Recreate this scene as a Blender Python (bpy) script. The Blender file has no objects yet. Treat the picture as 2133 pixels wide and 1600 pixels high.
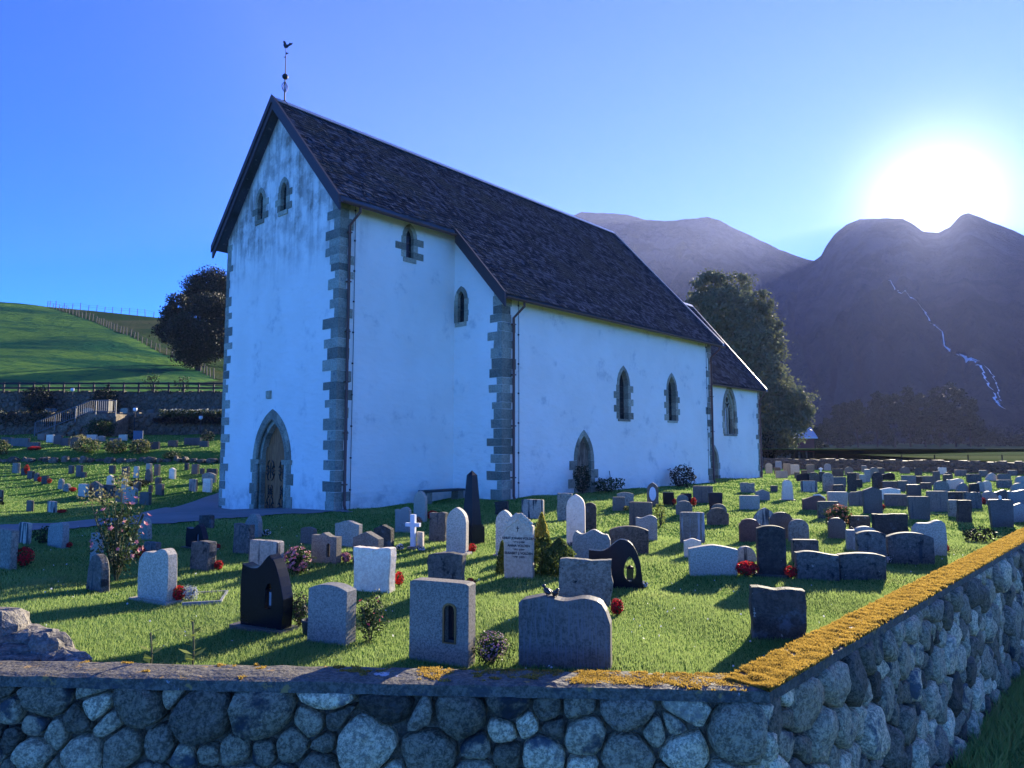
import bpy, bmesh, math, random
import numpy as np
from mathutils import Vector, Matrix, noise

# ------------------------------------------------------------------ camera, sky, sun, exposure
SC = bpy.context.scene
COL = SC.collection
R = math.radians
SUN_AZ, SUN_EL = R(31.4), R(16.6)          # clockwise from +Y, above the horizon
cam_d = bpy.data.cameras.new('camera'); cam = bpy.data.objects.new('camera', cam_d); COL.objects.link(cam)
cam.location = (0, 0, 2.0); cam.rotation_euler = (R(90 + 5.02), 0, 0)
cam_d.sensor_width = 36; cam_d.lens = 36 * 1480 / 2133; cam_d.clip_start = .1; cam_d.clip_end = 30000
SC.camera = cam
world = bpy.data.worlds.new('World'); SC.world = world; world.use_nodes = True
wt = world.node_tree; wt.nodes.clear()
w_out = wt.nodes.new('ShaderNodeOutputWorld'); w_bg = wt.nodes.new('ShaderNodeBackground')
sky = wt.nodes.new('ShaderNodeTexSky'); sky.sky_type = 'NISHITA'; sky.sun_disc = False
sky.sun_elevation = SUN_EL; sky.sun_rotation = SUN_AZ
sky.altitude = 0; sky.air_density = .5; sky.dust_density = 0.0; sky.ozone_density = 6.0
hs = wt.nodes.new('ShaderNodeVectorMath'); hs.operation = 'MULTIPLY'; hs.inputs[1].default_value = (.225, .46, .83)   # the picture's cold white balance
wt.links.new(sky.outputs[0], hs.inputs[0])
# the bright air round the low sun
tc = wt.nodes.new('ShaderNodeTexCoord'); dot = wt.nodes.new('ShaderNodeVectorMath'); dot.operation = 'DOT_PRODUCT'
nrm = wt.nodes.new('ShaderNodeVectorMath'); nrm.operation = 'NORMALIZE'
wt.links.new(tc.outputs['Generated'], nrm.inputs[0]); wt.links.new(nrm.outputs[0], dot.inputs[0])
SUN_DIR = Vector((math.sin(SUN_AZ) * math.cos(SUN_EL), math.cos(SUN_AZ) * math.cos(SUN_EL), math.sin(SUN_EL)))
dot.inputs[1].default_value = SUN_DIR
def wmath(op, a, b):
    n = wt.nodes.new('ShaderNodeMath'); n.operation = op
    for i, v in enumerate((a, b)):
        if isinstance(v, (int, float)): n.inputs[i].default_value = v
        else: wt.links.new(v, n.inputs[i])
    return n.outputs[0]
cosang = wmath('MAXIMUM', dot.outputs['Value'], 0.0)
glow = wmath('ADD', wmath('MULTIPLY', wmath('POWER', cosang, 420.0), 2.6),
             wmath('ADD', wmath('MULTIPLY', wmath('POWER', cosang, 60.0), .15), wmath('MULTIPLY', wmath('POWER', cosang, 9.0), .06)))
gcol = wt.nodes.new('ShaderNodeVectorMath'); gcol.operation = 'SCALE'
gcol.inputs[0].default_value = (1.0, .97, 1.0); wt.links.new(glow, gcol.inputs['Scale'])
addc = wt.nodes.new('ShaderNodeVectorMath'); addc.operation = 'ADD'
wt.links.new(hs.outputs[0], addc.inputs[0]); wt.links.new(gcol.outputs[0], addc.inputs[1])
wt.links.new(addc.outputs[0], w_bg.inputs['Color']); w_bg.inputs['Strength'].default_value = .15
wt.links.new(w_bg.outputs[0], w_out.inputs['Surface'])
sun_d = bpy.data.lights.new('sun', 'SUN'); sun = bpy.data.objects.new('sun', sun_d); COL.objects.link(sun)
sun_d.energy = 4.4; sun_d.angle = R(.53); sun_d.color = (1.0, .88, .66)
sun.rotation_euler = (-SUN_DIR).to_track_quat('-Z', 'Y').to_euler(); sun.location = (60, 90, 60)
SC.view_settings.view_transform = 'Standard'; SC.view_settings.look = 'None'
SC.view_settings.exposure = 1.95; SC.view_settings.gamma = 1.0; SC.view_settings.use_curve_mapping = False
SC.cycles.max_bounces = 6; SC.cycles.diffuse_bounces = 3; SC.cycles.glossy_bounces = 3
SC.cycles.transmission_bounces = 4; SC.cycles.transparent_max_bounces = 6; SC.cycles.volume_bounces = 0
SC.cycles.use_denoising = True

HAZE_DENSITY = 1.1e-4
# ------------------------------------------------------------------ places
CH_X, CH_Y, CH_YAW = -5.537, 22.377, R(42)            # church south-west corner; nave axis clockwise from +Y
E1 = (math.sin(CH_YAW), math.cos(CH_YAW)); E2 = (-math.cos(CH_YAW), math.sin(CH_YAW))
M_NEAR = [(-10.14, -0.0329), (7.051, 0.01666), (12.723, 0.06447), (18.608, 0.14686), (21.485, 0.20867), (23.303, 0.2413), (23.915, 0.24788), (24.339, 0.26181), (24.891, 0.27474), (25.695, 0.28567), (26.606, 0.29105), (28.482, 0.288), (29.393, 0.28548), (29.975, 0.27707), (30.601, 0.26556), (31.554, 0.2605), (32.229, 0.26578), (32.683, 0.27578), (33.007, 0.28073), (33.347, 0.28202), (33.859, 0.27622), (34.516, 0.26647), (35.553, 0.25389), (36.388, 0.24382), (39.191, 0.20744), (44.503, 0.151), (51.297, 0.08056), (59.685, 0.01697)]
M_FAR = [(-10.533, -0.00988), (-8.354, 0.08691), (-2.62, 0.25335), (1.722, 0.30273), (4.889, 0.32929), (5.758, 0.3359), (7.247, 0.33349), (9.576, 0.32939), (10.914, 0.32033), (13.001, 0.31649), (15.797, 0.31733), (16.776, 0.30964), (18.83, 0.28666), (20.897, 0.26384), (22.911, 0.24653), (24.226, 0.23831), (26.739, 0.20775), (32.511, 0.13765), (42.027, 0.03501)]
WATERFALL = [(28.136, 0.561), (28.515, 0.53), (28.924, 0.505), (29.386, 0.477), (29.876, 0.467), (30.363, 0.466), (30.746, 0.438), (31.074, 0.413), (31.459, 0.393), (32.076, 0.337), (32.529, 0.297), (32.949, 0.262), (33.371, 0.243), (33.681, 0.23), (33.871, 0.207), (34.119, 0.191), (34.363, 0.173), (34.608, 0.158), (34.701, 0.147)]
HILL_RIDGE = [(-151.0, 35.85), (-125.17, 34.59), (-109.63, 32.92), (-103.43, 32.51), (-99.29, 31.88), (-88.97, 30.95), (-75.56, 29.49), (-62.18, 28.35), (-40, 20), (-15, 10), (5, 2), (60, 0)]
PATH = [(-13.47, 17.95), (-12.75, 17.93), (-12.33, 20.18), (-12.85, 23.58), (-12.95, 26.32), (-12.79, 28.7), (-12.77, 30.08), (-12.84, 31.23), (-12.04, 30.44), (-5.46, 23.04), (-4.87, 21.66), (-5.62, 22.34), (-6.65, 21.36), (-7.7, 20.36), (-8.24, 19.12), (-9.99, 18.46), (-11.16, 17.7), (-11.69, 16.46), (-12.06, 16.08)]
FENCE_LINE = [(-97.48, 147.9, 31.16), (-87.79, 140.0, 28.24), (-77.7, 131.2, 25.05), (-68.22, 120.9, 21.73), (-59.35, 112.1, 18.6), (-53.51, 106.7, 16.26), (-48.95, 103.3, 14.74), (-42.82, 96.0, 12.4), (-36.45, 87.4, 10.15)]
TREE_LEFT = (-42.25, 95.3, 12.19)
CROWN_BIG = [(25.42, 90.0, 22.06, 2.55), (29.58, 92.0, 22.44, 2.43), (23.68, 89.0, 19.61, 2.07), (26.41, 87.0, 18.61, 3.16), (31.33, 91.0, 18.43, 2.68), (25.1, 90.0, 16.69, 2.43), (28.09, 87.0, 15.0, 3.53), (32.76, 91.0, 14.35, 2.55), (27.73, 90.0, 11.75, 3.16), (30.33, 87.0, 10.53, 3.28), (34.04, 91.0, 9.99, 2.19), (29.16, 90.0, 8.07, 2.8), (31.98, 87.0, 6.69, 3.16), (34.25, 86.0, 7.33, 2.19), (33.29, 86.0, 4.6, 2.55), (32.37, 90.0, 3.51, 2.43), (34.78, 86.0, 5.76, 1.7), (32.71, 87.0, 2.29, 1.82), (30.65, 92.0, 5.09, 2.43), (31.67, 90.0, 20.43, 1.82), (33.51, 92.0, 17.02, 1.82)]
CROWN_LEFT = [(-45.72, 95.3, 19.53, 1.67), (-46.97, 96.3, 17.59, 1.8), (-43.41, 93.3, 17.23, 2.45), (-42.11, 95.3, 18.87, 2.83), (-45.6, 96.3, 21.05, 1.93), (-40.3, 96.3, 20.38, 2.58), (-40.5, 93.3, 15.94, 2.96), (-43.14, 94.3, 15.12, 2.58), (-39.19, 96.3, 17.05, 3.22), (-40.89, 95.3, 20.85, 2.32), (-46.72, 95.3, 19.86, 0.77), (-47.59, 95.3, 17.56, 0.77)]
CROWN_LEFT2 = [(-47.14, 104.3, 25.39, 1.97), (-44.88, 104.3, 26.26, 2.4), (-43.5, 106.3, 25.25, 3.1), (-48.1, 105.3, 23.93, 1.69), (-43.7, 104.3, 23.36, 2.82)]
STONES = [
(-0.654, 6.834, 0.617, 0.746, 0.16, -0.402, 'flat', 'gr', 'speckled grey headstone with an arched brass lantern niche, nearest the front wall'),
(0.487, 6.674, 0.837, 0.636, 0.17, -0.192, 'serpw', 'dgs', 'wide slate-grey headstone with scratched face carrying two bird figurines'),
(2.799, 7.665, 0.554, 0.527, 0.17, -0.159, 'rough', 'dl', 'nearly black rough headstone standing alone beside the mossy coping'),
(-1.852, 7.485, 0.486, 0.584, 0.17, -0.451, 'arch', 'bg', 'plain blue-grey granite headstone with shallow arched top and rough right side'),
(-2.735, 8.095, 0.644, 0.793, 0.16, -0.473, 'wingb', 'bk', 'polished black wing-shaped headstone with a glass lantern set in it'),
(-4.663, 9.529, 0.612, 0.688, 0.14, -0.508, 'wingl', 'lg', 'pale speckled granite headstone with upswept right corner on a flat plinth'),
(-1.921, 10.107, 0.615, 0.599, 0.16, -0.438, 'rough', 'wm', 'white headstone with rough-hewn edges and dark-stained top'),
(0.925, 9.155, 0.656, 0.575, 0.14, -0.174, 'rough', 'li', 'pale lichen-spotted square headstone in front of the black pierced stone'),
(-0.885, 9.773, 0.505, 0.529, 0.15, -0.395, 'rough', 'dl2', 'grey headstone mottled with round lichen rings behind the niche stone'),
(1.464, 10.197, 0.752, 0.669, 0.15, -0.171, 'wingc', 'bk', 'polished black headstone with teardrop opening holding a lantern'),
(0.11, 11.109, 0.456, 0.978, 0.13, -0.271, 'carved', 'wmi', 'white carved headstone with a small cross and three inscribed names between conifers'),
(-0.134, 13.487, 0.326, 0.855, 0.12, -0.295, 'goth', 'lg', 'pale pointed headstone half hidden behind the inscribed white stone'),
(-1.021, 13.488, 0.396, 0.853, 0.14, -0.376, 'goth', 'lg', 'pale pointed-arch headstone left of the black obelisk'),
(-2.443, 19.179, 0.359, 0.802, 0.12, -0.423, 'goth', 'lg', 'slim pale pointed headstone standing in front of the bench'),
(-2.603, 17.254, 0.385, 0.605, 0.12, -0.428, 'wave', 'bg', 'pale blue wavy-topped headstone behind the white cross'),
(-1.564, 15.318, 0.385, 0.607, 0.14, -0.408, 'rough', 'dl2', 'rough dark grey headstone between white cross and obelisk'),
(-1.021, 19.141, 0.129, 0.865, 0.12, -0.348, 'column', 'li', 'narrow grey column stone just behind the black obelisk'),
(-0.302, 21.024, 0.402, 0.405, 0.12, -0.301, 'rough', 'dl', 'small dark rough headstone at the foot of the nave corner'),
(0.582, 20.051, 0.626, 0.532, 0.13, -0.248, 'flat', 'fl', 'pale headstone with dark vertical drip stains right of the nave corner'),
(-3.141, 12.216, 0.525, 0.505, 0.15, -0.453, 'niche', 'gr', 'grey headstone with stepped top and small dark lantern window'),
(-4.148, 14.71, 0.368, 0.35, 0.1, -0.459, 'arch', 'br', 'small brown-grey headstone behind the stepped niche stone'),
(-3.274, 14.442, 0.596, 0.523, 0.12, -0.446, 'serp', 'lg', 'pale granite headstone with serpentine top, in the middle lawn'),
(-2.426, 12.171, 0.544, 0.535, 0.15, -0.44, 'gable', 'gr', 'grey low-gabled headstone behind the rough-edged white stone'),
(-2.5, 14.06, 0.393, 0.473, 0.15, -0.435, 'gable', 'dl', 'dark pointed lichened headstone left of the white cross'),
(-3.986, 11.732, 0.628, 0.483, 0.16, -0.473, 'flat', 'fl', 'white headstone with fluted drip-streaked back behind the black wing stone'),
(-5.084, 13.692, 0.461, 0.559, 0.13, -0.48, 'rough', 'dl2', 'tall lichened grey headstone in front of the blade-shaped stone'),
(-5.681, 15.79, 0.443, 0.501, 0.13, -0.477, 'blade', 'bg', 'blue-grey blade-shaped headstone with a curved sunlit edge'),
(-4.984, 11.666, 0.437, 0.451, 0.16, -0.493, 'rough', 'dl2', 'squat lichen-crusted headstone with a cut right shoulder'),
(-6.279, 14.378, 0.525, 0.473, 0.13, -0.495, 'wingb', 'bk', 'small black wing-shaped headstone near the gravel path'),
(-7.405, 17.473, 0.41, 0.312, 0.13, -0.492, 'rough', 'dl', 'little lichened headstone at the edge of the gravel path'),
(-7.849, 15.399, 0.346, 0.458, 0.124, -0.512, 'taper', 'li', 'grey weathered tapering headstone right of the tall rose bush'),
(-5.775, 10.119, 0.469, 0.503, 0.114, -0.627, 'taper', 'dl2', 'leaning grey headstone at the foot of the tall rose bush'),
(-6.888, 11.984, 0.258, 0.616, 0.08, -0.528, 'flat', 'bg', 'blue-grey slab half covered by the tall rose bush'),
(-6.881, 13.03, 0.187, 0.336, 0.064, -0.516, 'arch', 'li', 'narrow grey headstone beside red flowers behind the rose bush'),
(-6.752, 13.563, 0.363, 0.224, 0.12, -0.509, 'flat', 'dl2', 'low dark headstone just behind the pale upswept granite stone'),
(-9.04, 14.368, 0.539, 0.502, 0.13, -0.54, 'wingl', 'bg', 'pale blue headstone with slanted right shoulder near the path'),
(-9.909, 14.665, 0.381, 0.427, 0.093, -0.551, 'flat', 'fl', 'dark striped headstone with a round green bush beside it'),
(-8.422, 11.925, 0.821, 0.631, 0.12, -0.558, 'flat', 'li', 'tall pale headstone with black lichen edge at the left border'),
(1.423, 19.484, 0.401, 0.738, 0.13, -0.194, 'rough', 'li', 'mottled lichened headstone behind the tall white pointed stone'),
(1.294, 14.573, 0.375, 1.031, 0.14, -0.175, 'goth', 'wms', 'tall white marble pointed headstone with dark stains'),
(1.853, 17.068, 0.298, 0.645, 0.13, -0.173, 'round', 'dl', 'dark lichened round-shouldered headstone right of the tall white one'),
(3.165, 21.298, 0.367, 0.397, 0.1, -0.171, 'flat', 'gr', 'small plain grey headstone with yellow flowers beside it'),
(3.523, 22.337, 0.519, 0.402, 0.12, -0.171, 'arch', 'li', 'wide grey low-arched headstone near the nave wall'),
(4.46, 22.744, 0.361, 0.728, 0.12, -0.169, 'goth', 'plaque', 'dark pointed headstone with white oval plaque and ivy'),
(5.016, 23.025, 0.349, 0.399, 0.1, -0.167, 'flat', 'bk', 'small black square headstone left of the one with red flowers'),
(5.672, 23.382, 0.352, 0.359, 0.1, -0.166, 'flat', 'bk', 'small black square headstone with a red flower pot'),
(6.455, 24.264, 0.655, 0.566, 0.12, -0.165, 'flat', 'br', "broad brown-grey square headstone near the nave's east corner"),
(6.179, 21.796, 0.425, 0.537, 0.12, -0.164, 'inv', 'bk', 'black top-heavy headstone in front of the broad brown one'),
(5.361, 22.572, 0.355, 0.376, 0.1, -0.166, 'round', 'gr', 'small round grey headstone peeping over its twin'),
(4.846, 20.252, 0.451, 0.391, 0.12, -0.166, 'shoulder', 'br', 'grey shouldered headstone in front of a small round one'),
(3.211, 17.948, 0.571, 0.632, 0.13, -0.169, 'flat', 'br', 'brown-grey block headstone with ivy on its right side'),
(2.862, 15.334, 0.445, 0.528, 0.12, -0.169, 'wave', 'bg', 'blue-grey headstone with dipped wavy top'),
(1.395, 12.664, 0.669, 0.576, 0.14, -0.173, 'heart', 'bg', 'pale blue headstone with a curved dip in its top behind black stone'),
(2.185, 13.479, 0.72, 0.508, 0.15, -0.17, 'arch', 'dl3', 'brown lichen-spotted broad arched headstone'),
(3.707, 14.823, 0.491, 0.628, 0.14, -0.165, 'flat', 'fl2', 'fluted grey headstone with white lichen stripes'),
(5.282, 18.468, 0.54, 0.429, 0.13, -0.163, 'shoulder', 'dl3', 'brown speckled shouldered headstone with arched centre'),
(5.873, 20.42, 0.44, 0.353, 0.1, -0.163, 'round', 'br', 'brown round headstone directly behind the speckled shouldered one'),
(3.105, 11.185, 0.745, 0.456, 0.15, -0.164, 'wavec', 'lg', 'broad white granite headstone with gently peaked top'),
(3.254, 13.018, 0.301, 0.335, 0.12, -0.165, 'serp', 'wm', 'small white headstone peeping over the broad white granite one'),
(4.05, 12.531, 0.355, 0.256, 0.14, -0.161, 'dome', 'fl', 'low dome-shaped grey headstone with pale sunlit rim'),
(5.021, 15.233, 0.429, 0.484, 0.13, -0.161, 'shoulder', 'rd', 'reddish brown headstone with rounded top'),
(3.996, 11.14, 0.417, 0.768, 0.16, -0.159, 'archl', 'dl', 'tall blackish headstone with red flowers at both sides'),
(6.192, 17.614, 0.594, 0.479, 0.13, -0.16, 'goth', 'fl', 'white and black drip-stained pointed headstone'),
(5.85, 15.641, 0.491, 0.559, 0.13, -0.159, 'shoulder', 'dg', 'dark grey shouldered arch headstone behind the tall blackish one'),
(5.975, 15.033, 0.399, 0.468, 0.13, -0.157, 'round', 'li', 'speckled pale round-topped headstone'),
(5.023, 12.389, 0.428, 0.376, 0.14, -0.157, 'flat', 'dl2', 'grey square headstone behind the paired lichened stones'),
(4.621, 10.981, 0.616, 0.432, 0.15, -0.156, 'waveL', 'dl2', 'left half of the paired lichened headstones near the coping'),
(5.31, 11.007, 0.679, 0.397, 0.15, -0.152, 'waveR', 'dl2', 'right half of the paired lichened headstones near the coping'),
(7.511, 22.718, 0.609, 0.438, 0.12, -0.161, 'flat', 'lg', 'pale square granite headstone left of the white tapering stone'),
(9.483, 28.886, 0.567, 0.386, 0.12, -0.161, 'rough', 'li', 'mottled low headstone below the chancel window'),
(8.916, 25.545, 0.48, 0.375, 0.12, -0.16, 'gable', 'bg', 'blue-grey headstone with angled top behind a pale square one'),
(10.855, 29.699, 0.284, 0.238, 0.1, -0.159, 'flat', 'dg', 'tiny dark headstone left of the white tapering stone'),
(10.114, 26.353, 0.419, 0.755, 0.14, -0.158, 'taper', 'wms', 'white tapering round-topped headstone on a dark base'),
(12.618, 30.455, 0.661, 0.467, 0.12, -0.156, 'flat', 'fl', 'pale headstone with drip marks, behind the white tapering stone'),
(9.359, 22.279, 0.688, 0.459, 0.12, -0.156, 'wing', 'rd', 'reddish headstone with scalloped bright white crest'),
(10.12, 22.334, 0.611, 0.579, 0.13, -0.154, 'inv', 'lg', 'pale square headstone behind the orange roses'),
(8.788, 19.975, 0.569, 0.491, 0.13, -0.155, 'flat', 'dl3', 'dark brown lichened headstone left of the orange roses'),
(7.094, 15.746, 0.346, 0.448, 0.12, -0.154, 'shoulder', 'dg', 'dark grey shouldered headstone beside a black lantern'),
(8.097, 16.779, 0.452, 0.367, 0.12, -0.152, 'flat', 'dl3', 'dark spotted headstone behind the black lantern'),
(8.472, 16.158, 0.72, 0.481, 0.14, -0.15, 'rough', 'dl', 'broad blackish headstone with ragged mossy top'),
(6.596, 13.999, 0.212, 0.389, 0.1, -0.153, 'flat', 'bg', 'narrow pale blue headstone right below the black lantern'),
(6.834, 13.971, 0.475, 0.461, 0.12, -0.152, 'shoulder', 'bg', 'pale blue headstone mostly hidden by a dark arched one'),
(6.197, 12.473, 0.464, 0.583, 0.14, -0.152, 'arch', 'dl2', 'dark streaked arched headstone above the lichened pair'),
(6.926, 12.593, 0.765, 0.546, 0.15, -0.149, 'arch', 'dl2', 'big mottled grey headstone with slightly arched top near coping'),
(7.827, 13.538, 0.578, 0.651, 0.14, -0.147, 'wingl', 'lg', 'large pale rounded headstone with red flowers at its right'),
(11.112, 19.62, 0.578, 0.625, 0.13, -0.148, 'inv', 'br', 'brown-grey headstone with white lichen on its top edge'),
(13.275, 22.415, 0.611, 0.641, 0.12, -0.146, 'flat', 'br', 'streaked brown headstone behind the brown-grey top-heavy one'),
(12.609, 20.526, 0.28, 0.464, 0.11, -0.145, 'flat', 'li', 'pale blotched headstone left of the mossy dark one'),
(12.016, 19.119, 0.322, 0.597, 0.15, -0.144, 'rough', 'dl', 'dark mossy upright headstone with plants at its foot'),
(12.154, 17.862, 0.556, 0.675, 0.13, -0.141, 'inv', 'dg', 'dark top-heavy headstone with a small crest above the coping'),
(13.429, 19.007, 0.392, 0.492, 0.12, -0.14, 'gable', 'bg', 'blue pointed headstone at the right border above the coping'),
(17.438, 24.664, 0.732, 0.525, 0.12, -0.14, 'wave', 'bg', 'blue-grey curved headstone at the right border, second from coping'),
(10.655, 21.225, 0.507, 0.79, 0.13, -0.151, 'gable', 'dg', 'tall dark slate headstone with streaks'),
(13.817, 26.223, 0.68, 0.437, 0.12, -0.15, 'serp', 'wm', 'bright white curved-top headstone behind the tall slate one'),
(12.806, 23.972, 0.702, 0.399, 0.12, -0.15, 'flat', 'br', 'wide brown headstone with lichen patches'),
(11.701, 24.405, 0.507, 0.504, 0.12, -0.153, 'wingl', 'br', 'smooth grey-brown swept headstone left of the tall slate one'),
(15.099, 23.545, 0.543, 0.533, 0.13, -0.144, 'rough', 'dl2', 'mottled block headstone with red flowers at its right'),
(16.476, 26.597, 0.605, 0.319, 0.12, -0.145, 'flat', 'dl', 'dark low headstone behind the pale blotched one'),
(16.857, 25.348, 0.49, 0.439, 0.11, -0.142, 'round', 'bg', 'low rounded pale blue headstone right of red flowers'),
(18.497, 27.133, 0.505, 0.38, 0.12, -0.141, 'wing', 'dg', 'dark swept low headstone right of the rounded pale one'),
(17.251, 32.695, 0.671, 0.349, 0.13, -0.15, 'flat', 'br', 'brown-grey square-topped headstone, first from left in the row behind the brown-grey stones'),
(17.284, 31.719, 0.426, 0.445, 0.13, -0.149, 'flat', 'br', 'brown-grey square-topped headstone, second from left in the row behind the brown-grey stones'),
(15.429, 27.544, 0.501, 0.514, 0.13, -0.148, 'flat', 'dg', 'dark grey square-topped headstone, third from left in the row behind the brown-grey stones'),
(19.282, 33.388, 0.476, 0.29, 0.13, -0.147, 'flat', 'dl3', 'brown lichened square-topped headstone, fourth from left in the row behind the brown-grey stones'),
(18.429, 30.782, 0.613, 0.493, 0.13, -0.146, 'round', 'li', 'lichened grey round-topped headstone, fifth from left in the row behind the brown-grey stones'),
(20.618, 33.345, 0.72, 0.512, 0.13, -0.145, 'wave', 'wm', 'white wavy-topped headstone, sixth from left in the row behind the brown-grey stones'),
(19.954, 31.75, 0.522, 0.424, 0.13, -0.144, 'goth', 'bg', 'blue-grey granite pointed-arch headstone, seventh from left in the row behind the brown-grey stones'),
(20.287, 31.493, 0.403, 0.399, 0.13, -0.144, 'rough', 'dl', 'dark lichened rough-edged headstone, eighth from left in the row behind the brown-grey stones'),
(20.928, 32.05, 0.317, 0.428, 0.13, -0.143, 'round', 'lg', 'pale granite round-topped headstone, ninth from left in the row behind the brown-grey stones'),
(21.511, 32.461, 0.346, 0.477, 0.13, -0.142, 'round', 'lg', 'pale granite round-topped headstone, tenth from left in the row behind the brown-grey stones'),
(24.105, 35.099, 0.668, 0.375, 0.13, -0.141, 'flat', 'dl2', 'mottled grey square-topped headstone, eleventh from left in the row behind the brown-grey stones'),
(22.673, 32.016, 0.726, 0.384, 0.13, -0.14, 'round', 'lg', 'pale granite round-topped headstone, twelfth from left in the row behind the brown-grey stones'),
(15.506, 38.146, 0.703, 0.459, 0.13, -0.157, 'wing', 'bk', 'black swept-top headstone, first from left in the row right of the chancel'),
(16.019, 37.97, 0.491, 0.482, 0.13, -0.156, 'round', 'dl3', 'brown lichened round-topped headstone, second from left in the row right of the chancel'),
(16.439, 37.999, 0.281, 0.508, 0.13, -0.155, 'flat', 'dl', 'dark lichened square-topped headstone, third from left in the row right of the chancel'),
(13.578, 30.805, 0.434, 0.802, 0.13, -0.155, 'round', 'li', 'lichened grey round-topped headstone, fourth from left in the row right of the chancel'),
(15.439, 33.801, 0.597, 0.474, 0.13, -0.154, 'flat', 'gr', 'grey granite square-topped headstone, fifth from left in the row right of the chancel'),
(13.896, 30.443, 0.491, 0.325, 0.13, -0.154, 'rough', 'dl3', 'brown lichened rough-edged headstone, sixth from left in the row right of the chancel'),
(14.998, 31.622, 0.358, 0.802, 0.13, -0.153, 'rough', 'dl', 'dark lichened rough-edged headstone, seventh from left in the row right of the chancel'),
(18.578, 38.61, 0.419, 0.491, 0.13, -0.153, 'round', 'gr', 'grey granite round-topped headstone, eighth from left in the row right of the chancel'),
(16.301, 33.804, 0.409, 0.361, 0.13, -0.153, 'flat', 'dl', 'dark lichened square-topped headstone, ninth from left in the row right of the chancel'),
(18.726, 38.28, 0.308, 0.41, 0.13, -0.152, 'flat', 'lg', 'pale granite square-topped headstone, tenth from left in the row right of the chancel'),
(19.933, 40.166, 0.297, 0.699, 0.13, -0.152, 'column', 'bg', 'blue-grey granite narrow headstone, eleventh from left in the row right of the chancel'),
(16.855, 33.034, 0.445, 0.75, 0.13, -0.151, 'round', 'dl', 'dark lichened round-topped headstone, twelfth from left in the row right of the chancel'),
(22.617, 43.037, 0.716, 0.432, 0.13, -0.15, 'wing', 'bk', 'black swept-top headstone, thirteenth from left in the row right of the chancel'),
(20.02, 36.159, 0.673, 0.483, 0.13, -0.149, 'flat', 'gr', 'grey granite square-topped headstone, fourteenth from left in the row right of the chancel'),
(21.672, 38.166, 0.387, 0.408, 0.13, -0.148, 'flat', 'dl', 'dark lichened square-topped headstone, fifteenth from left in the row right of the chancel'),
(21.66, 37.27, 0.592, 0.448, 0.13, -0.147, 'flat', 'br', 'brown-grey square-topped headstone, sixteenth from left in the row right of the chancel'),
(23.969, 40.436, 0.356, 0.595, 0.13, -0.146, 'flat', 'br', 'brown-grey square-topped headstone, seventeenth from left in the row right of the chancel'),
(23.653, 38.918, 0.425, 0.442, 0.13, -0.146, 'flat', 'dl3', 'brown lichened square-topped headstone, eighteenth from left in the row right of the chancel'),
(25.689, 39.826, 0.76, 0.426, 0.13, -0.144, 'flat', 'dl2', 'mottled grey square-topped headstone, nineteenth from left in the row right of the chancel'),
(28.203, 42.101, 0.687, 0.478, 0.13, -0.142, 'goth', 'wm', 'white pointed-arch headstone, twentieth from left in the row right of the chancel'),
(28.697, 41.753, 0.683, 0.419, 0.13, -0.141, 'flat', 'gr', 'grey granite square-topped headstone, twenty-first from left in the row right of the chancel'),
(27.254, 38.321, 0.625, 0.41, 0.13, -0.14, 'round', 'lg', 'pale granite round-topped headstone, twenty-second from left in the row right of the chancel'),
(19.441, 54.114, 0.492, 0.761, 0.13, -0.159, 'shoulder', 'bg', 'blue-grey granite shouldered headstone, first from left in the back row by the far wall'),
(19.366, 52.203, 0.438, 0.455, 0.13, -0.159, 'flat', 'dl', 'dark lichened square-topped headstone, second from left in the back row by the far wall'),
(23.505, 63.091, 0.535, 0.634, 0.13, -0.159, 'flat', 'bg', 'blue-grey granite square-topped headstone, third from left in the back row by the far wall'),
(17.372, 46.144, 0.73, 0.463, 0.13, -0.159, 'flat', 'bg', 'blue-grey granite square-topped headstone, fourth from left in the back row by the far wall'),
(18.862, 49.079, 0.476, 0.789, 0.13, -0.158, 'flat', 'br', 'brown-grey square-topped headstone, fifth from left in the back row by the far wall'),
(20.205, 51.183, 0.673, 0.685, 0.13, -0.158, 'flat', 'bg', 'blue-grey granite square-topped headstone, sixth from left in the back row by the far wall'),
(18.231, 45.776, 0.316, 0.368, 0.13, -0.157, 'flat', 'dl', 'dark lichened square-topped headstone, seventh from left in the back row by the far wall'),
(20.35, 49.865, 0.381, 0.367, 0.13, -0.157, 'flat', 'dl', 'dark lichened square-topped headstone, eighth from left in the back row by the far wall'),
(21.883, 52.441, 0.583, 0.632, 0.13, -0.156, 'inv', 'gr', 'grey granite top-heavy headstone, ninth from left in the back row by the far wall'),
(24.07, 55.749, 0.293, 0.374, 0.06, -0.155, 'cross', 'wm', 'white small grave cross, tenth from left in the back row by the far wall'),
(26.738, 60.593, 0.554, 0.528, 0.13, -0.155, 'round', 'lg', 'pale granite round-topped headstone, eleventh from left in the back row by the far wall'),
(21.936, 48.175, 0.734, 0.516, 0.13, -0.154, 'flat', 'dl', 'dark lichened square-topped headstone, twelfth from left in the back row by the far wall'),
(23.599, 50.118, 0.556, 0.537, 0.13, -0.153, 'round', 'gr', 'grey granite round-topped headstone, thirteenth from left in the back row by the far wall'),
(27.332, 55.499, 0.388, 0.521, 0.13, -0.152, 'flat', 'gr', 'grey granite square-topped headstone, fourteenth from left in the back row by the far wall'),
(23.204, 45.869, 0.539, 0.675, 0.13, -0.151, 'round', 'gr', 'grey granite round-topped headstone, fifteenth from left in the back row by the far wall'),
(26.805, 51.998, 0.471, 0.453, 0.13, -0.151, 'flat', 'dg', 'dark grey square-topped headstone, sixteenth from left in the back row by the far wall'),
(29.119, 53.03, 0.709, 0.462, 0.13, -0.149, 'round', 'br', 'brown-grey round-topped headstone, seventeenth from left in the back row by the far wall'),
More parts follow.
